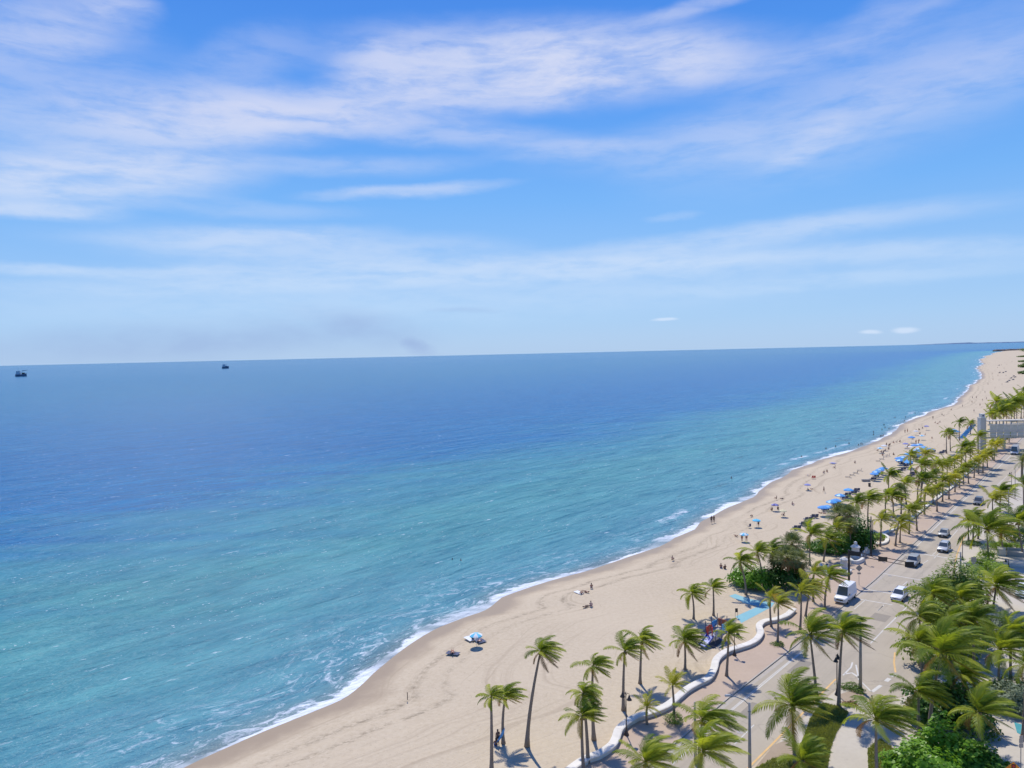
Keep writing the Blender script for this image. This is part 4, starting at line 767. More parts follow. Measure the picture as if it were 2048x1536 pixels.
# ------------------------------------------------------------------ vehicles
def loft(secs, mb=None, mi=0):
    mb = mb or MB(); m = len(secs[0]); V = [q for s_ in secs for q in s_]
    return mb.add(V, [(i*m+j, i*m+(j+1) % m, (i+1)*m+(j+1) % m, (i+1)*m+j) for i in range(len(secs)-1) for j in range(m)]+[tuple(range(m))[::-1], tuple((len(secs)-1)*m+j for j in range(m))], mi)
def car(name, p, label, m, L=4.5, Wd=1.82, Ht=1.65, belt=.98, cab=(-2.1, .95), roof=(-1.75, .25), hood=.92, nose=.75, cat='car', rails=False, group='cars coming down the beach road', sidewin=True, z=.02):
    t = tangent_at(p); d = -t; o = empty(name, (p.x, p.y, z), math.atan2(-d.x, d.y), label, cat, group); w = Wd/2
    def ring(y, zt, k=1.0, zb=.3): return [(-w*.90*k, y, zb), (w*.90*k, y, zb), (w*k, y, zb+.22), (w*k, y, zt*.82), (w*.93*k, y, zt-.03), (w*.8*k, y, zt), (-w*.8*k, y, zt), (-w*.93*k, y, zt-.03), (-w*k, y, zt*.82), (-w*k, y, zb+.22)]
    h2 = L/2
    bd = loft([ring(-h2, belt*.72, .86, .42), ring(-h2+.1, belt*.97, .95), ring(-h2+.5, belt, 1), ring(cab[1]-.1, belt, 1), ring(cab[1]+.1, hood, 1), ring(h2-.4, hood*.95, .98), ring(h2-.1, nose, .92), ring(h2, nose*.72, .82, .4)])
    body = bd.build('body', M[m], o, True)
    a0, a1 = cab; r0, r1 = roof; wb, wr = w*.93, w*.76; zb = belt-.03; zr = Ht
    cb = MB(); cb.add([(-wb, a0, zb), (wb, a0, zb), (wb, a1, zb), (-wb, a1, zb), (-wr, r0, zr-.04), (wr, r0, zr-.04), (wr, r1, zr-.04), (-wr, r1, zr-.04), (-wr*.85, r0+.1, zr), (wr*.85, r0+.1, zr), (wr*.85, r1-.1, zr), (-wr*.85, r1-.1, zr)],
                      [(0, 1, 5, 4), (1, 2, 6, 5), (2, 3, 7, 6), (3, 0, 4, 7), (4, 5, 9, 8), (5, 6, 10, 9), (6, 7, 11, 10), (7, 4, 8, 11), (8, 9, 10, 11)]); cb.build('cabin', M[m], o)
    def pane(nm, A, B_, C_, D_, ins=.1, off=.012):
        A, B_, C_, D_ = map(Vector, (A, B_, C_, D_)); n_ = (B_-A).cross(D_-A).normalized(); c_ = (A+B_+C_+D_)/4
        q = [x.lerp(c_, ins)+n_*off for x in (A, B_, C_, D_)]; q2 = [x-n_*.03 for x in q]; MB().add(q+q2, [(0, 1, 2, 3)]+[(i, i+4, (i+1) % 4+4, (i+1) % 4) for i in range(4)]).build(nm, M['glass'], o)
    pane('windscreen', (wb, a1, zb), (-wb, a1, zb), (-wr, r1, zr-.04), (wr, r1, zr-.04)); pane('rear_window', (-wb, a0, zb), (wb, a0, zb), (wr, r0, zr-.04), (-wr, r0, zr-.04), .16)
    if sidewin:
        for s_ in (1, -1):
            ks = [0, .5, 1]
            for i in range(2):
                def q(k, top): return (s_*(wr if top else wb), (r0+(r1-r0)*k) if top else (a0+(a1-a0)*k), (zr-.04) if top else zb)
                f4 = [q(ks[i], 0), q(ks[i+1], 0), q(ks[i+1], 1), q(ks[i], 1)]
                pane('side_window', *(f4 if s_ > 0 else [f4[1], f4[0], f4[3], f4[2]]), .12)
    else:
        for s_ in (1, -1):
            f4 = [(s_*wb, a1-1.25, zb), (s_*wb, a1-.15, zb), (s_*(wb+(wr-wb)*.75), a1-.62, zb+(zr-zb)*.55), (s_*(wb+(wr-wb)*.75), a1-1.25, zb+(zr-zb)*.55)]
            pane('side_window', *(f4 if s_ > 0 else [f4[1], f4[0], f4[3], f4[2]]), .06)
    for s_ in (1, -1):
        for y in (h2*.62, -h2*.62):
            wh = MB(); wh.tube([(s_*(w-.2), y, .33), (s_*(w+.01), y, .33)], .33, 14); wo = wh.build('wheel', M['rubber'], o); MB().tube([(s_*(w+.012), y, .33), (s_*(w+.022), y, .33)], .19, 10).build('rim', M['rim'], wo)
        MB().box((s_*w*.66, h2-.10, nose*.86), (.36, .2, .15)).build('headlight', M['lamp'], o); MB().box((s_*w*.78, -h2+.09, belt*.8), (.22, .12, .2)).build('tail_light', M['tail'], o)
        MB().box((s_*(w+.1), a1-.35, belt+.08), (.2, .1, .15)).build('mirror', M[m], o)
        if rails: MB().tube([(s_*wr*.82, r0+.2, zr+.05), (s_*wr*.82, r1-.1, zr+.05)], .025, 5).build('roof_rail', M['black'], o)
    MB().box((0, h2-.02, nose*.74), (Wd*.5, .07, .2)).build('grille', M['black'], o); MB().box((0, h2-.01, .44), (Wd*.84, .1, .16)).build('bumper', M['black' if m != 'vwhite' else 'vwhite'], o)
    MB().box((0, h2+.045, .45), (.36, .01, .13)).build('number_plate', M['plate'], o)
    return o
car('delivery_van', G(1691, 1199, .15), 'white high roofed delivery van parked at the kerb below the signal mast', 'vwhite', 5.8, 2.05, 2.55, 1.15, (-2.82, 1.75), (-2.75, 1.0), 1.12, .95, 'van', False, None, False, .15)
car('parked_suv', G(1799, 1197), 'white estate car with black roof rails crossing the junction lines', 'vwhite', 4.6, 1.85, 1.68, 1.0, rails=True); car('jeep', G(1826, 1130), 'boxy grey off-roader under the end of the signal arms', 'vgrey', 4.5, 1.9, 1.82, 1.1, (-2.15, .75), (-2.0, .35), 1.05, .95, 'car')
car('parked_suv', G(1888, 1101), 'silver sport utility car waiting at the stop line', 'vsilver', 4.7, 1.9, 1.75, 1.05, (-2.2, .95), (-1.9, .2), rails=True); car('hatchback', G(1888, 1072), 'dark grey hatchback behind the silver car in the next lane', 'vgrey', 4.2, 1.78, 1.5, .92, (-1.95, .95), (-1.3, .1)); car('parked_suv', G(1957, 1008), 'blue black car alone further up the road', 'vdark', 4.9, 1.95, 1.8, 1.08, (-2.3, 1.0), (-2.0, .3))
car('box_truck', G(2030, 908), 'grey and white truck partly hidden by the date palm far up the road', 'vsilver', 7.5, 2.4, 3.2, 1.3, (-3.7, 3.0), (-3.7, 2.6), 1.2, 1.0, 'truck', False, None, False); car('small_car', G(2027, 876), 'white car far up the road beside the footbridge', 'vwhite', group='cars coming down the beach road'); car('parked_car', G(2046, 1190, .14), 'white car cut by the right edge beside the dark palm', 'vwhite', 4.4, group=None, z=.14)

# ------------------------------------------------------------------ playground
p = G(1430, 1283); o = empty('play_structure', p, .75, 'blue and orange playground climbing frame with dark posts on the sand', 'playground')
for x in (-1.2, .4, 2.0):
    for y in (-.8, .8): MB().tube([(x, y, -.1), (x, y, 3.2+.25*(x > 0))], .06, 6).build('post', M['navy'], o)
for x in (-.4, 1.2): MB().box((x, 0, 1.2+.3*(x > 0)), (1.5, 1.5, .08)).build('platform', M['steel'], o)
for c, d, m in [((1.2, -.86, 2.1), (1.4, .05, 1.0), 'sky'), ((1.2, .86, 2.1), (1.4, .05, .9), 'sky'), ((2.08, 0, 2.2), (.05, 1.4, 1.1), 'orange'), ((-.4, .86, 1.75), (1.4, .05, .9), 'orange'), ((-.4, -.86, 1.7), (1.3, .05, .8), 'pblue'), ((1.2, -.9, 1.2), (1.3, .04, .5), 'pblue')]: MB().box(c, d).build('panel', M[m], o)
for k in range(3): MB().box((.8+.4*k, -.9, 2.15+.1*k), (.22, .03, .3)).build('play_window', M['cyan'], o)
sl = MB()
for y0, y1, z0, z1, hh in ((-.55, .55, 0, 0, .06), (-.6, -.54, 0, 0, .3), (.54, .6, 0, 0, .3)):
    V = []
    for t in range(7):
        x = -1.25-2.3*t/6; z = .25+.95*(1-t/6)**1.3; V.append([(x, y0, z), (x, y1, z), (x, y1, z+hh), (x, y0, z+hh)])
    loft(V, sl)
sl.build('slide', M['pblue'], o)
for y in (-.35, .35): MB().tube([(-1.3, y, 1.2), (-1.3, y, 2.5), (-1.0, y*.3, 2.75)], .09, 6).build('arch', M['red'], o)
MB().tube([(2.2, -.5, 0), (2.5, -.5, 1.0), (2.2, -.5, 2.0), (2.0, -.5, 2.0)], .05, 6).build('climber', M['orange'], o)
for k in range(5): MB().tube([(-.9+.25*k, -1.2-.22*k, 1.2-.24*k), (-.9+.25*k, -.7-.22*k, 1.2-.24*k)], .05, 5).build('rung', M['pblue'], o)
tag(poly([G(u, v).to_2d() for u, v in [(1412, 1290), (1428, 1298), (1442, 1286), (1450, 1262), (1420, 1250), (1400, 1266)]], .012, 'rubber_mat', M['shade'], None, .01), 'dark rubber safety mat under the playground frame', 'mat')
p = G(1473, 1236); o = empty('notice_board', p, .1, 'dark notice board on two posts beside the blue access mat', 'sign')
for x in (-.2, .2): MB().tube([(x, 0, -.1), (x, 0, 1.0)], .03, 5).build('post', M['conc'], o)
MB().box((0, -.02, 1.25), (.42, .06, .62)).build('board', M['black'], o)

# ------------------------------------------------------------------ people
def skin_body(name, joints, bones, rad, m):
    me = bpy.data.meshes.new(name); me.from_pydata(joints, bones, []); ob = bpy.data.objects.new(name, me); C.objects.link(ob)
    mod = ob.modifiers.new('s', 'SKIN'); lay = me.skin_vertices[0].data if me.skin_vertices else None
    if lay is None:
        bpy.context.view_layer.objects.active = ob; import bmesh; bm = bmesh.new(); bm.from_mesh(me); bm.verts.layers.skin.verify(); bm.to_mesh(me); bm.free(); lay = me.skin_vertices[0].data
    for i, r in enumerate(rad): lay[i].radius = (r, r) if not isinstance(r, tuple) else r; lay[i].use_root = i == 0
    sb = ob.modifiers.new('d', 'SUBSURF'); sb.levels = 1; sb.render_levels = 1
    dg = bpy.context.evaluated_depsgraph_get(); out = bpy.data.meshes.new_from_object(ob.evaluated_get(dg)); out.name = name
    bpy.data.objects.remove(ob); out.materials.clear(); out.materials.append(m); out.polygons.foreach_set('use_smooth', [True]*len(out.polygons)); return out
BON = [(0, 1), (1, 2), (2, 3), (3, 4), (4, 5), (2, 6), (6, 7), (7, 8), (8, 9), (2, 10), (10, 11), (11, 12), (12, 13), (0, 14), (14, 15), (15, 16), (16, 17), (0, 18), (18, 19), (19, 20), (20, 21)]
RAD = [(.15, .11), (.13, .10), (.16, .11), .06, .085, .10, .06, .045, .037, .03, .06, .045, .037, .03, .095, .065, .042, .035, .095, .065, .042, .035]
POSES = dict(
    stand=[(0, 0, .95), (0, 0, 1.15), (0, 0, 1.38), (0, 0, 1.5), (0, .02, 1.6), (0, .02, 1.68), (-.19, 0, 1.4), (-.24, -.02, 1.14), (-.23, .05, .92), (-.22, .08, .82), (.19, 0, 1.4), (.24, -.02, 1.14), (.23, .05, .92), (.22, .08, .82), (-.1, 0, .88), (-.11, .01, .48), (-.11, -.02, .07), (-.12, .14, .03), (.1, 0, .88), (.11, .01, .48), (.11, -.02, .07), (.12, .14, .03)],
    walk=[(0, 0, .95), (0, .02, 1.15), (0, .03, 1.38), (0, .04, 1.5), (0, .06, 1.6), (0, .06, 1.68), (-.19, .02, 1.4), (-.26, -.12, 1.16), (-.24, -.08, .94), (-.22, -.03, .84), (.19, .03, 1.4), (.26, .1, 1.16), (.24, .26, 1.0), (.22, .34, .94), (-.1, 0, .88), (-.11, .2, .5), (-.11, .24, .08), (-.11, .38, .04), (.1, 0, .88), (.11, -.04, .47), (.11, -.34, .16), (.11, -.28, .03)],
    sit=[(0, 0, .16), (0, -.04, .34), (0, -.06, .56), (0, -.05, .68), (0, -.03, .78), (0, -.02, .86), (-.19, -.06, .58), (-.27, .02, .36), (-.2, .22, .34), (-.16, .3, .36), (.19, -.06, .58), (.27, .02, .36), (.2, .22, .34), (.16, .3, .36), (-.1, .06, .13), (-.13, .42, .42), (-.12, .66, .07), (-.12, .8, .04), (.1, .06, .13), (.13, .42, .42), (.12, .66, .07), (.12, .8, .04)],
    lie=[(0, 0, .12), (0, -.2, .13), (0, -.42, .16), (0, -.54, .19), (0, -.63, .22), (0, -.71, .24), (-.19, -.44, .16), (-.34, -.26, .1), (-.36, -.02, .06), (-.36, .08, .05), (.19, -.44, .16), (.34, -.3, .1), (.36, -.06, .06), (.36, .04, .05), (-.1, .08, .12), (-.12, .46, .2), (-.12, .86, .06), (-.12, .92, .16), (.1, .08, .12), (.12, .48, .1), (.12, .9, .06), (.12, .96, .16)])
BODY = {(k, s_): skin_body('person', POSES[k], BON, RAD, M[s_]) for k in POSES for s_ in ('skin', 'skin2', 'skin3')}
SHORT, HAIR = {}, {}
for k, J in POSES.items():
    a, l1, k1, l2, k2 = (Vector(J[i]) for i in (0, 14, 15, 18, 19))
    mm = {s_: skin_body('swimwear', [a+(Vector(J[1])-a)*.25, l1, l1.lerp(k1, .55), l2, l2.lerp(k2, .55)], [(0, 1), (1, 2), (0, 3), (3, 4)], [(.17, .13), .115, .10, .115, .10], M[s_]) for s_ in ('sred', 'sblk', 'sblu')}
    for s_ in mm: SHORT[(k, s_)] = mm[s_]
    hd = Vector(J[4]).lerp(Vector(J[5]), .75); HAIR[k] = MB().ell((hd.x, hd.y-.025, hd.z+.02), (.105, .115, .11), 8).mesh('hair', M['hair'], True)
PC = [0]
def person(u, v, pose, label, z=0.0, rz=None, skin=None, sw=None, group=None, p=None):
    r = random.Random(PC[0]*5+1); PC[0] += 1; p = p or G(u, v, z)
    o = inst('person', BODY[(pose, skin or r.choice(['skin', 'skin', 'skin2', 'skin3']))], None, (p.x, p.y, z), rz if rz is not None else r.uniform(-1, 1), r.uniform(.95, 1.05)); tag(o, label, 'person', group)
    inst('swimwear', SHORT[(pose, sw or r.choice(['sred', 'sblk', 'sblk', 'sblu']))], o); inst('hair', HAIR[pose], o); return o
person(1744, 1419, 'walk', 'person in coral clothes walking on the pavement near the island', .14, 2.6, 'skin3', 'sred')
person(1423, 1046, 'walk', 'left of the pair walking along the wet sand', -.5, -.3, 'skin2', 'sblk'); person(1428, 1045, 'walk', 'right of the pair walking along the wet sand', -.5, -.3, 'skin2', 'sblk')
person(1648, 985, 'walk', 'person walking alone on the open sand between water and blue umbrellas', 0, .4, 'skin', 'sblk')
person(1484, 1083, 'stand', 'left of the two people standing under the pale blue umbrella', 0, .2, 'skin', 'sred'); person(1493, 1083, 'stand', 'right of the two people standing under the pale blue umbrella', 0, -.2, 'skin', 'sred'); person(1517, 1054, 'stand', 'person in red shorts standing beside the cyan umbrella', 0, 0, 'skin2', 'sred')
for u, v, ps, lab in [(1172, 1214, 'lie', 'person lying on the sand beside a seated companion in mid beach'), (1182, 1213, 'sit', 'person sitting on the sand beside a lying companion in mid beach'), (1163, 1186, 'lie', 'person lying near the seaweed line with a towel, lower one'), (1172, 1184, 'lie', 'person lying near the seaweed line, upper one'), (1183, 1176, 'sit', 'person sitting alone just above the two lying near the seaweed'),
                     (1345, 1120, 'sit', 'person sitting alone on the open sand in the middle of the beach'), (1442, 1136, 'sit', 'seated person left of the sea grape palms, left one'), (1450, 1138, 'sit', 'seated person left of the sea grape palms, right one'), (946, 1279, 'sit', 'person sitting under the striped umbrella near the water'), (960, 1282, 'lie', 'person stretched out on the towel beside the striped umbrella'), (905, 1305, 'lie', 'person lying alone on a navy towel on the lower beach'),
                     (1544, 1021, 'sit', 'left person sitting under the purple umbrella'), (1556, 1019, 'sit', 'right person sitting under the purple umbrella'), (1568, 1031, 'sit', 'person sitting under the pale yellow umbrella'), (1585, 1010, 'sit', 'person sitting alone right of the purple umbrella'), (1553, 998, 'sit', 'left of the pair sitting above the purple umbrella'), (1564, 998, 'lie', 'right of the pair resting above the purple umbrella'),
                     (1503, 1032, 'lie', 'person lying in red above the cyan umbrella'), (1472, 1072, 'lie', 'person lying left of the pale blue umbrella'), (1616, 979, 'lie', 'person lying left under the lilac umbrella'), (1623, 978, 'lie', 'person lying right under the lilac umbrella'), (1648, 946, 'sit', 'left of the pair sitting near the seaweed line above the red chairs'), (1654, 944, 'sit', 'right of the pair sitting near the seaweed line above the red chairs'), (1670, 936, 'sit', 'person sitting alone on the wet edge below the lavender towel'),
                     (1710, 926, 'sit', 'person sitting alone on the sand above the beige loungers'), (1640, 1026, 'lie', 'left person lying on the sand under the nearest blue umbrella'), (1648, 1027, 'lie', 'right person lying on the sand under the nearest blue umbrella'), (1616, 951, 'lie', 'person lying beside the red chairs')]: person(u, v, ps, lab)
for i, (u, v) in enumerate(sorted([(1763, 905), (1767, 906), (1771, 902), (1777, 899), (1780, 890), (1787, 886), (1756, 902), (1794, 885), (1800, 884), (1832, 884), (1838, 882), (1826, 879), (1815, 895), (1818, 892), (1765, 911), (1787, 910), (1832, 862), (1838, 860), (1845, 857), (1876, 848), (1871, 846), (1880, 845), (1864, 877), (1851, 870), (1884, 830), (1888, 832), (1903, 820), (1850, 854), (1840, 868)], key=lambda q: -q[1])): person(u, v, 'sit', f'tiny seated sunbather on the far sand, {ordn(i)} nearest of the crowd', group='seated sunbathers in the far crowd')
for i, (u, v) in enumerate(sorted([(1810, 866), (1815, 865), (1832, 888), (1837, 889), (1866, 838), (1773, 893), (1778, 896), (1945, 797), (1953, 797), (1944, 806), (1948, 824), (1925, 814), (1965, 802), (1973, 799), (1990, 742), (2003, 731), (1995, 736), (2010, 727), (1998, 747), (1985, 748), (2020, 716), (2000, 744), (2014, 730), (1996, 752), (2008, 738), (2024, 724), (1976, 770), (1990, 778), (2004, 770), (1986, 760), (2012, 752), (1998, 762), (1970, 786), (1982, 790), (1960, 812)], key=lambda q: -q[1])): person(u, v, 'stand', f'tiny figure standing on the far sand, {ordn(i)} nearest of them', group='figures standing on the far sand')
for i, (u, v) in enumerate(sorted([(1761, 877), (1764, 876), (1767, 876), (1747, 874), (1770, 859), (1778, 862), (1764, 863), (1790, 839), (1811, 838), (1747, 869), (1698, 892), (1671, 898), (1717, 895), (1722, 893), (1725, 894), (1652, 903), (1603, 919), (905, 1132), (922, 1134), (1463, 963), (1809, 846), (1830, 830), (1768, 854)], key=lambda q: -q[1])): person(u, v, 'stand', f'bather chest deep in the blue water, {ordn(i)} nearest of the swimmers', -2.4 if v > 1100 else -2.0, group='bathers in the shallows')

# ------------------------------------------------------------------ loungers, umbrellas and other beach things
def make_lounger(back, seat):
    o = empty('sun_lounger', (0, 0, 0)); tag(o, 'x', 'lounger')
    for x in (-.28, .28):
        MB().box((x, .35, .3), (.05, 1.5, .05)).build('rail', M['wcanvas'], o)
        for y in (-.25, .95): MB().box((x, y, .14), (.05, .05, .28)).build('leg', M['wcanvas'], o)
    MB().box((0, .42, .365), (.64, 1.3, .09)).build('seat_cushion', M[seat], o)
    bc = MB(); bc.add([(-.4, -.24, .28), (.4, -.24, .28), (.4, -.50, 1.06), (-.4, -.50, 1.06), (-.4, -.16, .32), (.4, -.16, .32), (.4, -.42, 1.10), (-.4, -.42, 1.10)], [(3, 2, 1, 0), (4, 5, 6, 7), (0, 1, 5, 4), (1, 2, 6, 5), (2, 3, 7, 6), (3, 0, 4, 7)]); bc.build('backrest', M[back], o)
    return o
protos = {'navy': make_lounger('navy', 'navy'), 'beige': make_lounger('beige', 'beige')}; used = set()
def lounger(p, kind, label, rz=0.0, group='sun loungers on the sand'):
    o = protos[kind] if kind not in used else copy_tree(protos[kind]); used.add(kind); o.location = p; o.rotation_euler = (0, 0, rz); tag(o, label, 'lounger', group); return o
pair_px = [(1594, 1059), (1608, 1051), (1616, 1042), (1629, 1036), (1651, 1023), (1671, 1011), (1689, 999), (1695, 992), (1707, 988), (1713, 983), (1746, 961), (1752, 955), (1760, 949)]
for i, (u, v) in enumerate(pair_px):
    p = G(u, v)
    for s_, nm in ((-.45, 'left'), (.45, 'right')): lounger((p.x+s_, p.y, 0), 'navy', f'{nm} lounger of the {ordn(i)} navy pair from the near end of the front row', random.uniform(-.06, .06))
for i, (u, v) in enumerate(sorted([(1815, 961), (1817, 957), (1823, 953), (1827, 949), (1788, 953), (1792, 948), (1799, 944), (1806, 941), (1812, 934), (1820, 930), (1834, 924), (1854, 931), (1858, 927), (1866, 905), (1882, 908), (1888, 905), (1805, 930), (1800, 926), (1830, 917), (1840, 913), (1848, 906)], key=lambda q: -q[1])):
    p = G(u, v)
    for s_, nm in ((-.45, 'left'), (.45, 'right')): lounger((p.x+s_, p.y, 0), 'navy', f'{nm} lounger of the {ordn(i)} nearest navy pair in the back rows', random.uniform(-.06, .06), 'navy loungers in the back rows')
for i, (u, v) in enumerate([(1698, 955), (1706, 951), (1713, 947), (1721, 942), (1758, 923), (1765, 919), (1772, 914), (1777, 912)]): lounger(G(u, v), 'beige', f'beige lounger in the loose seaward line, {ordn(i)} from the near end', random.uniform(.8, 1.3), 'beige loungers in the seaward line')
for i, (u, v) in enumerate([(2014, 765), (2018, 762), (2022, 757), (2027, 753), (2006, 746), (2011, 744), (1999, 746), (2026, 760), (2030, 755), (1998, 731)]):
    p = G(u, v)
    o = inst('sun_lounger', MB().box((0, .3, .38), (3.4, 1.6, .18)).box((0, -.4, .8), (3.4, .2, .9)).mesh('sun_lounger', M['navy']), None, p, .5); tag(o, f'tiny dark lounger bench on the distant beach, {ordn(i)} of the scattered set', 'lounger', 'dark loungers on the distant beach')
FARL = MB().box((0, .3, .35), (.6, 1.4, .1)).mesh('far_lounger', M['blue'])
for i in range(11):
    p = G(1923+23*i/10, 878-26*i/10)
    o = inst('sun_lounger', MB().box((0, .3, .38), (2.6, .8, .18)).box((0, -.3, .6), (2.6, .15, .6)).mesh('sun_lounger', M['blue' if i % 2 else 'sky']), None, p, .1); tag(o, f'blue lounger bench in the far slanting row, {ordn(i)} from the near end', 'lounger', 'far slanting row of blue loungers')
def canopy_mesh(m1, m2, R=1.15, n=8):
    mb = MB(); V = [(0, 0, .42)]
    for f, z in ((.35, .34), (.7, .19), (1.0, 0), (1.0, -.14)):
        for k in range(n*2): t = 2*PI*k/(n*2); q = R*f*(1 if k % 2 == 0 else .965); V.append((q*math.cos(t), q*math.sin(t), z+(0 if k % 2 == 0 else -.015)))
    N = n*2; Fc = []; mi = []
    for k in range(N): Fc.append((0, 1+k, 1+(k+1) % N)); mi.append((k//2) % 2)
    for r_ in range(3):
        for k in range(N): Fc.append((1+r_*N+k, 1+(r_+1)*N+k, 1+(r_+1)*N+(k+1) % N, 1+r_*N+(k+1) % N)); mi.append((k//2) % 2)
    mb.add(V, Fc); mb.mi = mi; return mb.mesh('canopy', [M[m1], M[m2]])
CAN = {k: canopy_mesh(*k) for k in [('blue', 'blue'), ('cyan', 'cyan'), ('cyan', 'wcanvas'), ('lilac', 'lilac'), ('purple', 'lilac'), ('yellow', 'yellow'), ('cyan', 'yellow'), ('sky', 'blue'), ('wcanvas', 'wcanvas')]}
POLE = MB().tube([(0, 0, -.2), (0, 0, 2.15)], .022, 6).mesh('pole', M['wcanvas']); RIB = MB()
for k in range(8): RIB.tube([(0, 0, 2.0), (1.1*math.cos(k*PI/4), 1.1*math.sin(k*PI/4), 1.86)], .01, 3)
RIBM = RIB.mesh('ribs', M['steel']); FIN = MB().ell((0, 0, 2.34), (.035, .035, .06), 6).mesh('finial', M['wcanvas'])
def umbrella(u, v, key, label, group=None, s=1.0, tilt=0.0):      # v is the row of the canopy's middle
    s *= .84; p = G(u, v, 1.95*s); o = empty('beach_umbrella', (p.x, p.y, 0), random.uniform(0, 1), label, 'umbrella', group); o.rotation_euler[1] = tilt
    inst('canopy', CAN[key], o, (0, 0, 1.85*s), 0, s); inst('pole', POLE, o, (0, 0, 0), 0, s); inst('ribs', RIBM, o, (0, 0, -.03), 0, s); inst('finial', FIN, o, (0, 0, 0), 0, s); return o
for u, v, k, lab in [(952, 1269, ('cyan', 'wcanvas'), 'striped cyan and white umbrella near the water, nearest on the beach'), (1488, 1068, ('cyan', 'wcanvas'), 'pale blue umbrella with two people standing under it'), (1513, 1040, ('cyan', 'cyan'), 'cyan umbrella beside the person in red shorts'), (1550, 1009, ('purple', 'lilac'), 'purple umbrella over two seated people'), (1566, 1021, ('yellow', 'yellow'), 'pale yellow umbrella right of the purple one'), (1615, 969, ('lilac', 'lilac'), 'lilac umbrella over dark towels above the front row')]: umbrella(u, v, k, lab, None, 1.0)
for i, (u, v) in enumerate([(1646, 1014), (1655, 1013), (1663, 1003), (1672, 1000), (1680, 990), (1697, 979), (1749, 947), (1753, 943), (1760, 939), (1767, 936)]): umbrella(u, v, ('sky', 'blue') if i % 3 else ('blue', 'blue'), f'blue umbrella over the front lounger row, {ordn(i)} from the near end', 'blue umbrellas over the front row', 1.4)
for i, (u, v) in enumerate(sorted([(1798, 916), (1800, 920), (1807, 914), (1815, 908), (1817, 924), (1832, 901), (1837, 910), (1840, 897), (1847, 894), (1829, 890), (1839, 889), (1861, 898), (1851, 897), (1826, 905), (1823, 874), (1816, 921)], key=lambda q: -q[1])): umbrella(u, v, ('blue', 'blue') if i % 2 else ('sky', 'blue'), f'blue umbrella in the dense cluster on the far sand, {ordn(i)} nearest', 'blue umbrellas in the dense cluster', 1.5)
for i, (u, v, k) in enumerate([(1768, 891, ('wcanvas', 'wcanvas')), (1844, 871, ('cyan', 'wcanvas')), (1832, 862, ('wcanvas', 'wcanvas')), (1760, 896, ('cyan', 'wcanvas')), (1853, 852, ('lilac', 'lilac')), (1811, 887, ('lilac', 'lilac'))]): umbrella(u, v, k, ['white umbrella in the crowd by the water', 'pale blue umbrella in the upper crowd', 'white umbrella in the upper crowd', 'pale blue umbrella left of the white one by the water', 'lilac umbrella at the top of the crowd', 'pinkish lilac umbrella between the two crowds'][i], None, 1.2)
umbrella(1908, 860, ('sky', 'blue'), 'left of two blue umbrellas beside the tall far palms', None, 1.5); umbrella(1914, 863, ('blue', 'blue'), 'right of two blue umbrellas beside the tall far palms', None, 1.5)
def towel(u, v, m, label, w=1.0, l=1.9, rz=.6, z=.02):
    mb = MB(); n = 8
    for j in range(2):
        for i in range(n+1): mb.v.append((w*(j-.5), l*(i/n-.5), .02+.018*math.sin(i*1.7+j)))
    mb.f = [(i, n+1+i, n+2+i, i+1) for i in range(n)]; mb.mi = [0]*n; o = mb.build('beach_towel', M[m]); o.location = G(u, v); o.rotation_euler = (0, 0, rz); sm_ = o.modifiers.new('t', 'SOLIDIFY'); sm_.thickness = .02; return tag(o, label, 'towel', 'beach towels')
towel(939, 1277, 'wcanvas', 'white towel left of the striped umbrella'); towel(960, 1281, 'navy', 'navy towel right of the striped umbrella', 1.3, 1.8); towel(906, 1306, 'navy', 'navy towel under the person lying alone', 1.0, 1.9, 1.2); towel(1158, 1185, 'wcanvas', 'white towel at the seaweed line beside two lying people'); towel(1666, 926, 'lilac', 'lavender towel on the wet edge', 2.0, 2.0); towel(1818, 893, 'wcanvas', 'white towel on the far sand between the crowds', 2.0, 3.0)
for i, u in enumerate((1625, 1629)):
    p = G(u, 957); o = empty('beach_chair', p, .1, f'{("left", "right")[i]} of the two red beach chairs near the seaweed line', 'chair', 'red beach chairs')
    MB().box((0, .1, .28), (.55, .5, .06)).build('seat', M['red'], o); MB().box((0, -.2, .6), (.55, .06, .7)).build('backrest', M['red'], o)
    for x in (-.25, .25): MB().tube([(x, -.25, 0), (x, .3, .5)], .02, 4).build('leg', M['steel'], o)
p = G(1499, 1055); o = empty('beach_chair', p, .5, 'dark beach chair left of the cyan umbrella', 'chair'); MB().box((0, .1, .28), (.55, .5, .06)).build('seat', M['navy'], o); MB().box((0, -.2, .6), (.55, .06, .7)).build('backrest', M['navy'], o)
p = G(1732, 963); o = empty('storage_box', p, -.05, 'long low grey storage chest on the sand beside the bin', 'chest'); MB().box((0, 0, .3), (2.4, .7, .6)).build('box', M['sback'], o); MB().box((0, 0, .66), (2.5, .8, .12)).build('lid', M['conc'], o)
p = G(1739, 973); o = empty('litter_bin', p, 0, 'dark litter bin on the sand by the storage chest', 'bin'); MB().lathe((0, 0, 0), [(.33, 0), (.36, .9), (.38, .92)], 12).build('drum', M['bronze'], o); MB().lathe((0, 0, .925), [(.4, 0), (.36, .12), (.1, .2)], 12).build('lid', M['black'], o)
o = tag(MB().tube([(0, 0, -.1), (0, 0, .85)], .05, 6).build('marker_post', M['bronze']), 'short marker post standing alone on the lower beach sand', 'post'); o.location = G(815, 1398)
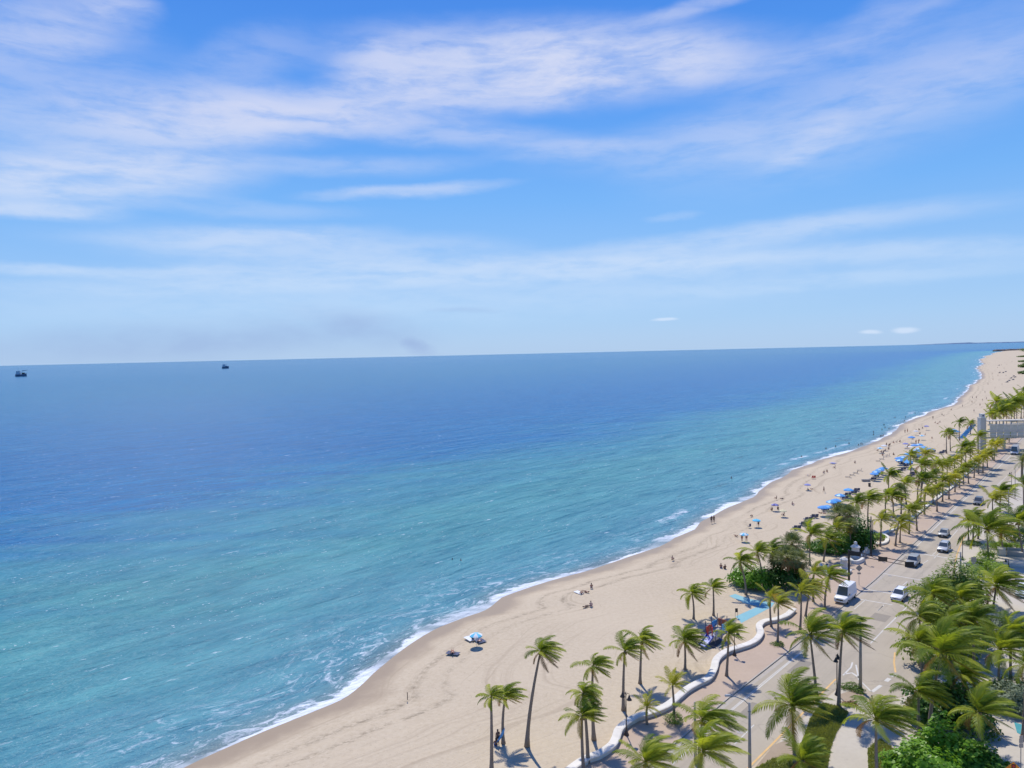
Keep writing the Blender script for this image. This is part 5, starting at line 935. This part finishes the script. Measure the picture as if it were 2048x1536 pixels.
# hammock hung from the palm
p = G(1000, 1489); o = empty('hammock', p, 0, 'blue hammock slung at the palm trunk with people beside it', 'hammock'); mb = MB(); n = 9; top = at_depth(1008, 1458, p.y)-p; bot = at_depth(993, 1486, p.y-.3)-p
for i in range(n+1):
    t = i/n; c = top.lerp(bot, t)+Vector((0, 0, -.22*math.sin(PI*t))); w = .06+.42*math.sin(PI*min(1, .12+t*.8))
    mb.v += [tuple(c+Vector((-w*.5, -w*.5, 0))), tuple(c+Vector((0, 0, -.14*w))), tuple(c+Vector((w*.5, w*.35, .12)))]
mb.f = [(3*i+j, 3*i+j+1, 3*i+j+4, 3*i+j+3) for i in range(n) for j in range(2)]; mb.mi = [0]*len(mb.f); sh = mb.build('sheet', M['blue'], o); q = sh.modifiers.new('t', 'SOLIDIFY'); q.thickness = .015
MB().tube([top, top+Vector((.15, .1, .25))], .012, 4).build('rope', M['wcanvas'], o)
person(996, 1490, 'stand', 'person standing behind the blue hammock at the palm', 0, .5, 'skin2', 'sblk'); person(992, 1492, 'sit', 'person sitting beside the blue hammock at the palm', 0, .2, 'skin2', 'sblu')

# ------------------------------------------------------------------ footbridge with its tower
p = G(1963, 899); sc = F/p.y; o = empty('footbridge', p, .02, 'pale footbridge with a tall grey tower crossing over the road', 'bridge')
hT = at_depth(1963, 836, p.y).z; wT = 12.2/sc; zr = at_depth(1990, 841, p.y).z; zd = at_depth(1990, 862, p.y).z
MB().box((0, 0, hT/2), (wT*.86, wT*.7, hT)).build('tower', M['grey'], o); MB().box((0, -wT*.46, hT/2), (wT*.06, .3, hT+.1)).build('rib', M['white'], o) if False else None
for s_ in (-1, 1): MB().box((s_*wT*.46, -wT*.03, hT/2), (wT*.07, wT*.76, hT+.15)).build('tower_fin', M['white'], o)
MB().box((0, 0, hT+.12), (wT*1.03, wT*.82, .22)).build('tower_cap', M['white'], o); cu = MB().box((.1, 0, hT+1.0), (wT*.62, wT*.6, 1.5)).build('lift_room', M['white'], o); MB().box((.1, -wT*.302, hT+1.0), (wT*.3, .06, .6)).build('louvre', M['navy'], cu)
x0, x1 = wT*.52, 46.0; xm = (x0+x1)/2; LX = x1-x0
MB().box((xm, 0, zr), (LX, 3.4, .35)).build('roof_beam', M['cream'], o); MB().box((xm, -1.75, zr-1.35), (LX, .15, .3)).build('handrail_beam', M['white'], o)
MB().box((xm, 0, zd), (LX, 3.4, .5)).build('deck', M['cream'], o); MB().box((xm, 0, zd-2.6), (LX, 2.0, .55)).build('lower_beam', M['cream'], o); MB().box((xm, -1.7, zd-1.25), (LX, .12, .25)).build('side_beam', M['white'], o)
k = 0; x = x0+1
while x < x1:
    MB().box((x, -1.62, (zd+zr)/2), (.16, .16, zr-zd-.4)).build('mullion', M['white'], o); MB().box((x+1.35, -1.6, (zd+zr-1.2)/2), (2.45, .06, zr-zd-2.0)).build('panel', M['paleglass'], o); MB().box((x+1.35, -1.5, zd-1.25), (2.45, .06, 1.9)).build('panel', M['paleglass'], o); x += 2.75; k += 1
for x in (9, 28): MB().box((x, 0, (zd-2.8)/2), (.7, .9, zd-2.8)).build('column', M['cream'], o)

# ------------------------------------------------------------------ hotel forecourt at right: walls, railing, pool
o = tag(poly([G(u, v).to_2d() for u, v in [(1994, 1112), (2012, 1114), (2012, 1109.5), (1994, 1107.5)]], 1.5, 'garden_wall', M['cream'], None, 1.6), 'cream garden wall under the low light green hedge', 'wall')
a, b_ = G(2010, 1131, .14), G(2075, 1139, .14); d = b_-a; o = empty('railing', a, math.atan2(d.y, d.x), 'white picket railing in front of the terrace at the right edge', 'railing'); LX = d.length
for z in (.12, 1.12): MB().box((LX/2, 0, z), (LX, .06, .08)).build('rail', M['white'], o)
n = 34; pk = MB().box((0, 0, .62), (.07, .05, .92)).mesh('picket', M['white'])
for i in range(n): inst('picket', pk, o, (LX*(i+.5)/n, -.004, 0))
o = tag(poly([G(u, v).to_2d() for u, v in [(2014, 1113), (2075, 1119), (2075, 1109), (2014, 1104)]], 1.0, 'terrace_wall', M['conc'], None, 1.1), 'pale terrace wall behind the white picket railing', 'wall')
tag(poly([G(u, v).to_2d() for u, v in [(2028, 1447), (2080, 1462), (2080, 1492), (2034, 1468)]], .16, 'pool_water', mat('pool_water', (.10, .36, .38), .1, .15, .8, spec=.6)), kind='structure')
for k in range(4): 
    st = MB(); a, b_ = G(2030-2*k, 1158+5*k, .15), G(2080, 1166+6*k, .15); d = b_-a; c = (a+b_)/2; st.box((c.x, c.y, .2+.03*(3-k)), (d.length, .5, .12+.06*(3-k)), math.atan2(d.y, d.x)); tag(st.build('terrace_step', M['cream']), kind='structure')

# ------------------------------------------------------------------ ships, jetty
def ship(u, v, L, label, crane):
    p = G(u, v, SEA); o = empty('ship', (p.x, p.y, SEA), .25 if crane else -.2, label, 'ship', 'ships on the horizon'); o.scale = (1, 1, 1.5); h = L/2
    def s_(x, w, zt): return [(x, -w, zt), (x, -w*.8, 0), (x, -w*.5, -1), (x, w*.5, -1), (x, w*.8, 0), (x, w, zt)]
    loft([s_(-h, 2.6, 5), s_(-h*.8, 4, 4.6), s_(0, 4.2, 4.4), s_(h*.6, 3.4, 5.2), s_(h*.92, 1.4, 6.4), s_(h*1.05, .2, 7)]).build('hull', M['hull'], o)
    MB().box((-h*.45, 0, 6.6), (h*.8, 6.4, 4.4)).build('deckhouse', M['buff'], o); MB().box((-h*.4, 0, 10.3), (h*.5, 5.4, 3.0)).build('bridge', M['buff'], o); MB().box((-h*.4+h*.252, 0, 10.6), (.12, 5.0, 1.0)).build('bridge_window', M['glass'], o)
    MB().tube([(-h*.45, 0, 11.8), (-h*.45, 0, 18)], .3, 6).build('mast', M['mast'], o); MB().lathe((-h*.75, 0, 8.8), [(1.1, 0), (1.0, 3)], 8).build('funnel', M['mast'], o)
    if crane: MB().tube([(h*.2, 0, 4.4), (h*.25, 0, 12), (h*1.3, 0, 13.5)], [.9, .8, .4], 6).build('crane', M['mast'], o); MB().box((h*.45, 0, 6.4), (h*.5, 5, 3.4)).build('cargo', M['bronze'], o)
    else: MB().tube([(h*.35, 0, 4.5), (h*.35, 0, 15)], .3, 6).build('mast', M['mast'], o); MB().box((h*.3, 0, 6.0), (h*.6, 5, 2.6)).build('cargo', M['mast'], o)
ship(42, 753, 31, 'grey ship with a crane boom far out at the left edge of the sea', True); ship(451, 737, 30, 'dark ship with two masts far out left of the smoke', False)
r = random.Random(4); jt = empty('jetty', G(1992, 703, 0), 0, 'dark rock jetty at the far end of the beach', 'jetty'); base = G(1992, 703, 0)
mb = MB()
for i in range(110):
    q = G(1990+i*.62, 702.2-i*.025, 0)-base; mb.ell((q.x, q.y, r.uniform(-.5, 1.6)), (r.uniform(6, 14), 12, r.uniform(3, 6)), 6)
x = mb.build('rocks', M['rock'], jt); x['kind'] = 'stuff'
# far scrub at the top right of the beach
for i, (u, v, a, c) in enumerate([(2050, 704, 14, 10), (2049, 724, 9, 2.5), (2047, 735, 6, 4), (2051, 748, 7, 3), (2047, 714, 12, 2.5)]):
    p = G(u, v); bush('beach_scrub', [(p.x, p.y, c*.5, a, a*.8, c), (p.x+a*.8, p.y+4, c*.5, a*.8, a*.7, c*.9)], 900, 2.4, 'hedge', 40+i, f'far dark scrub at the top right of the beach, {["tallest", "second from the top", "second nearest", "nearest", "just below the tallest"][i]} patch', 'scrub', 'far scrub patches', False, 1)
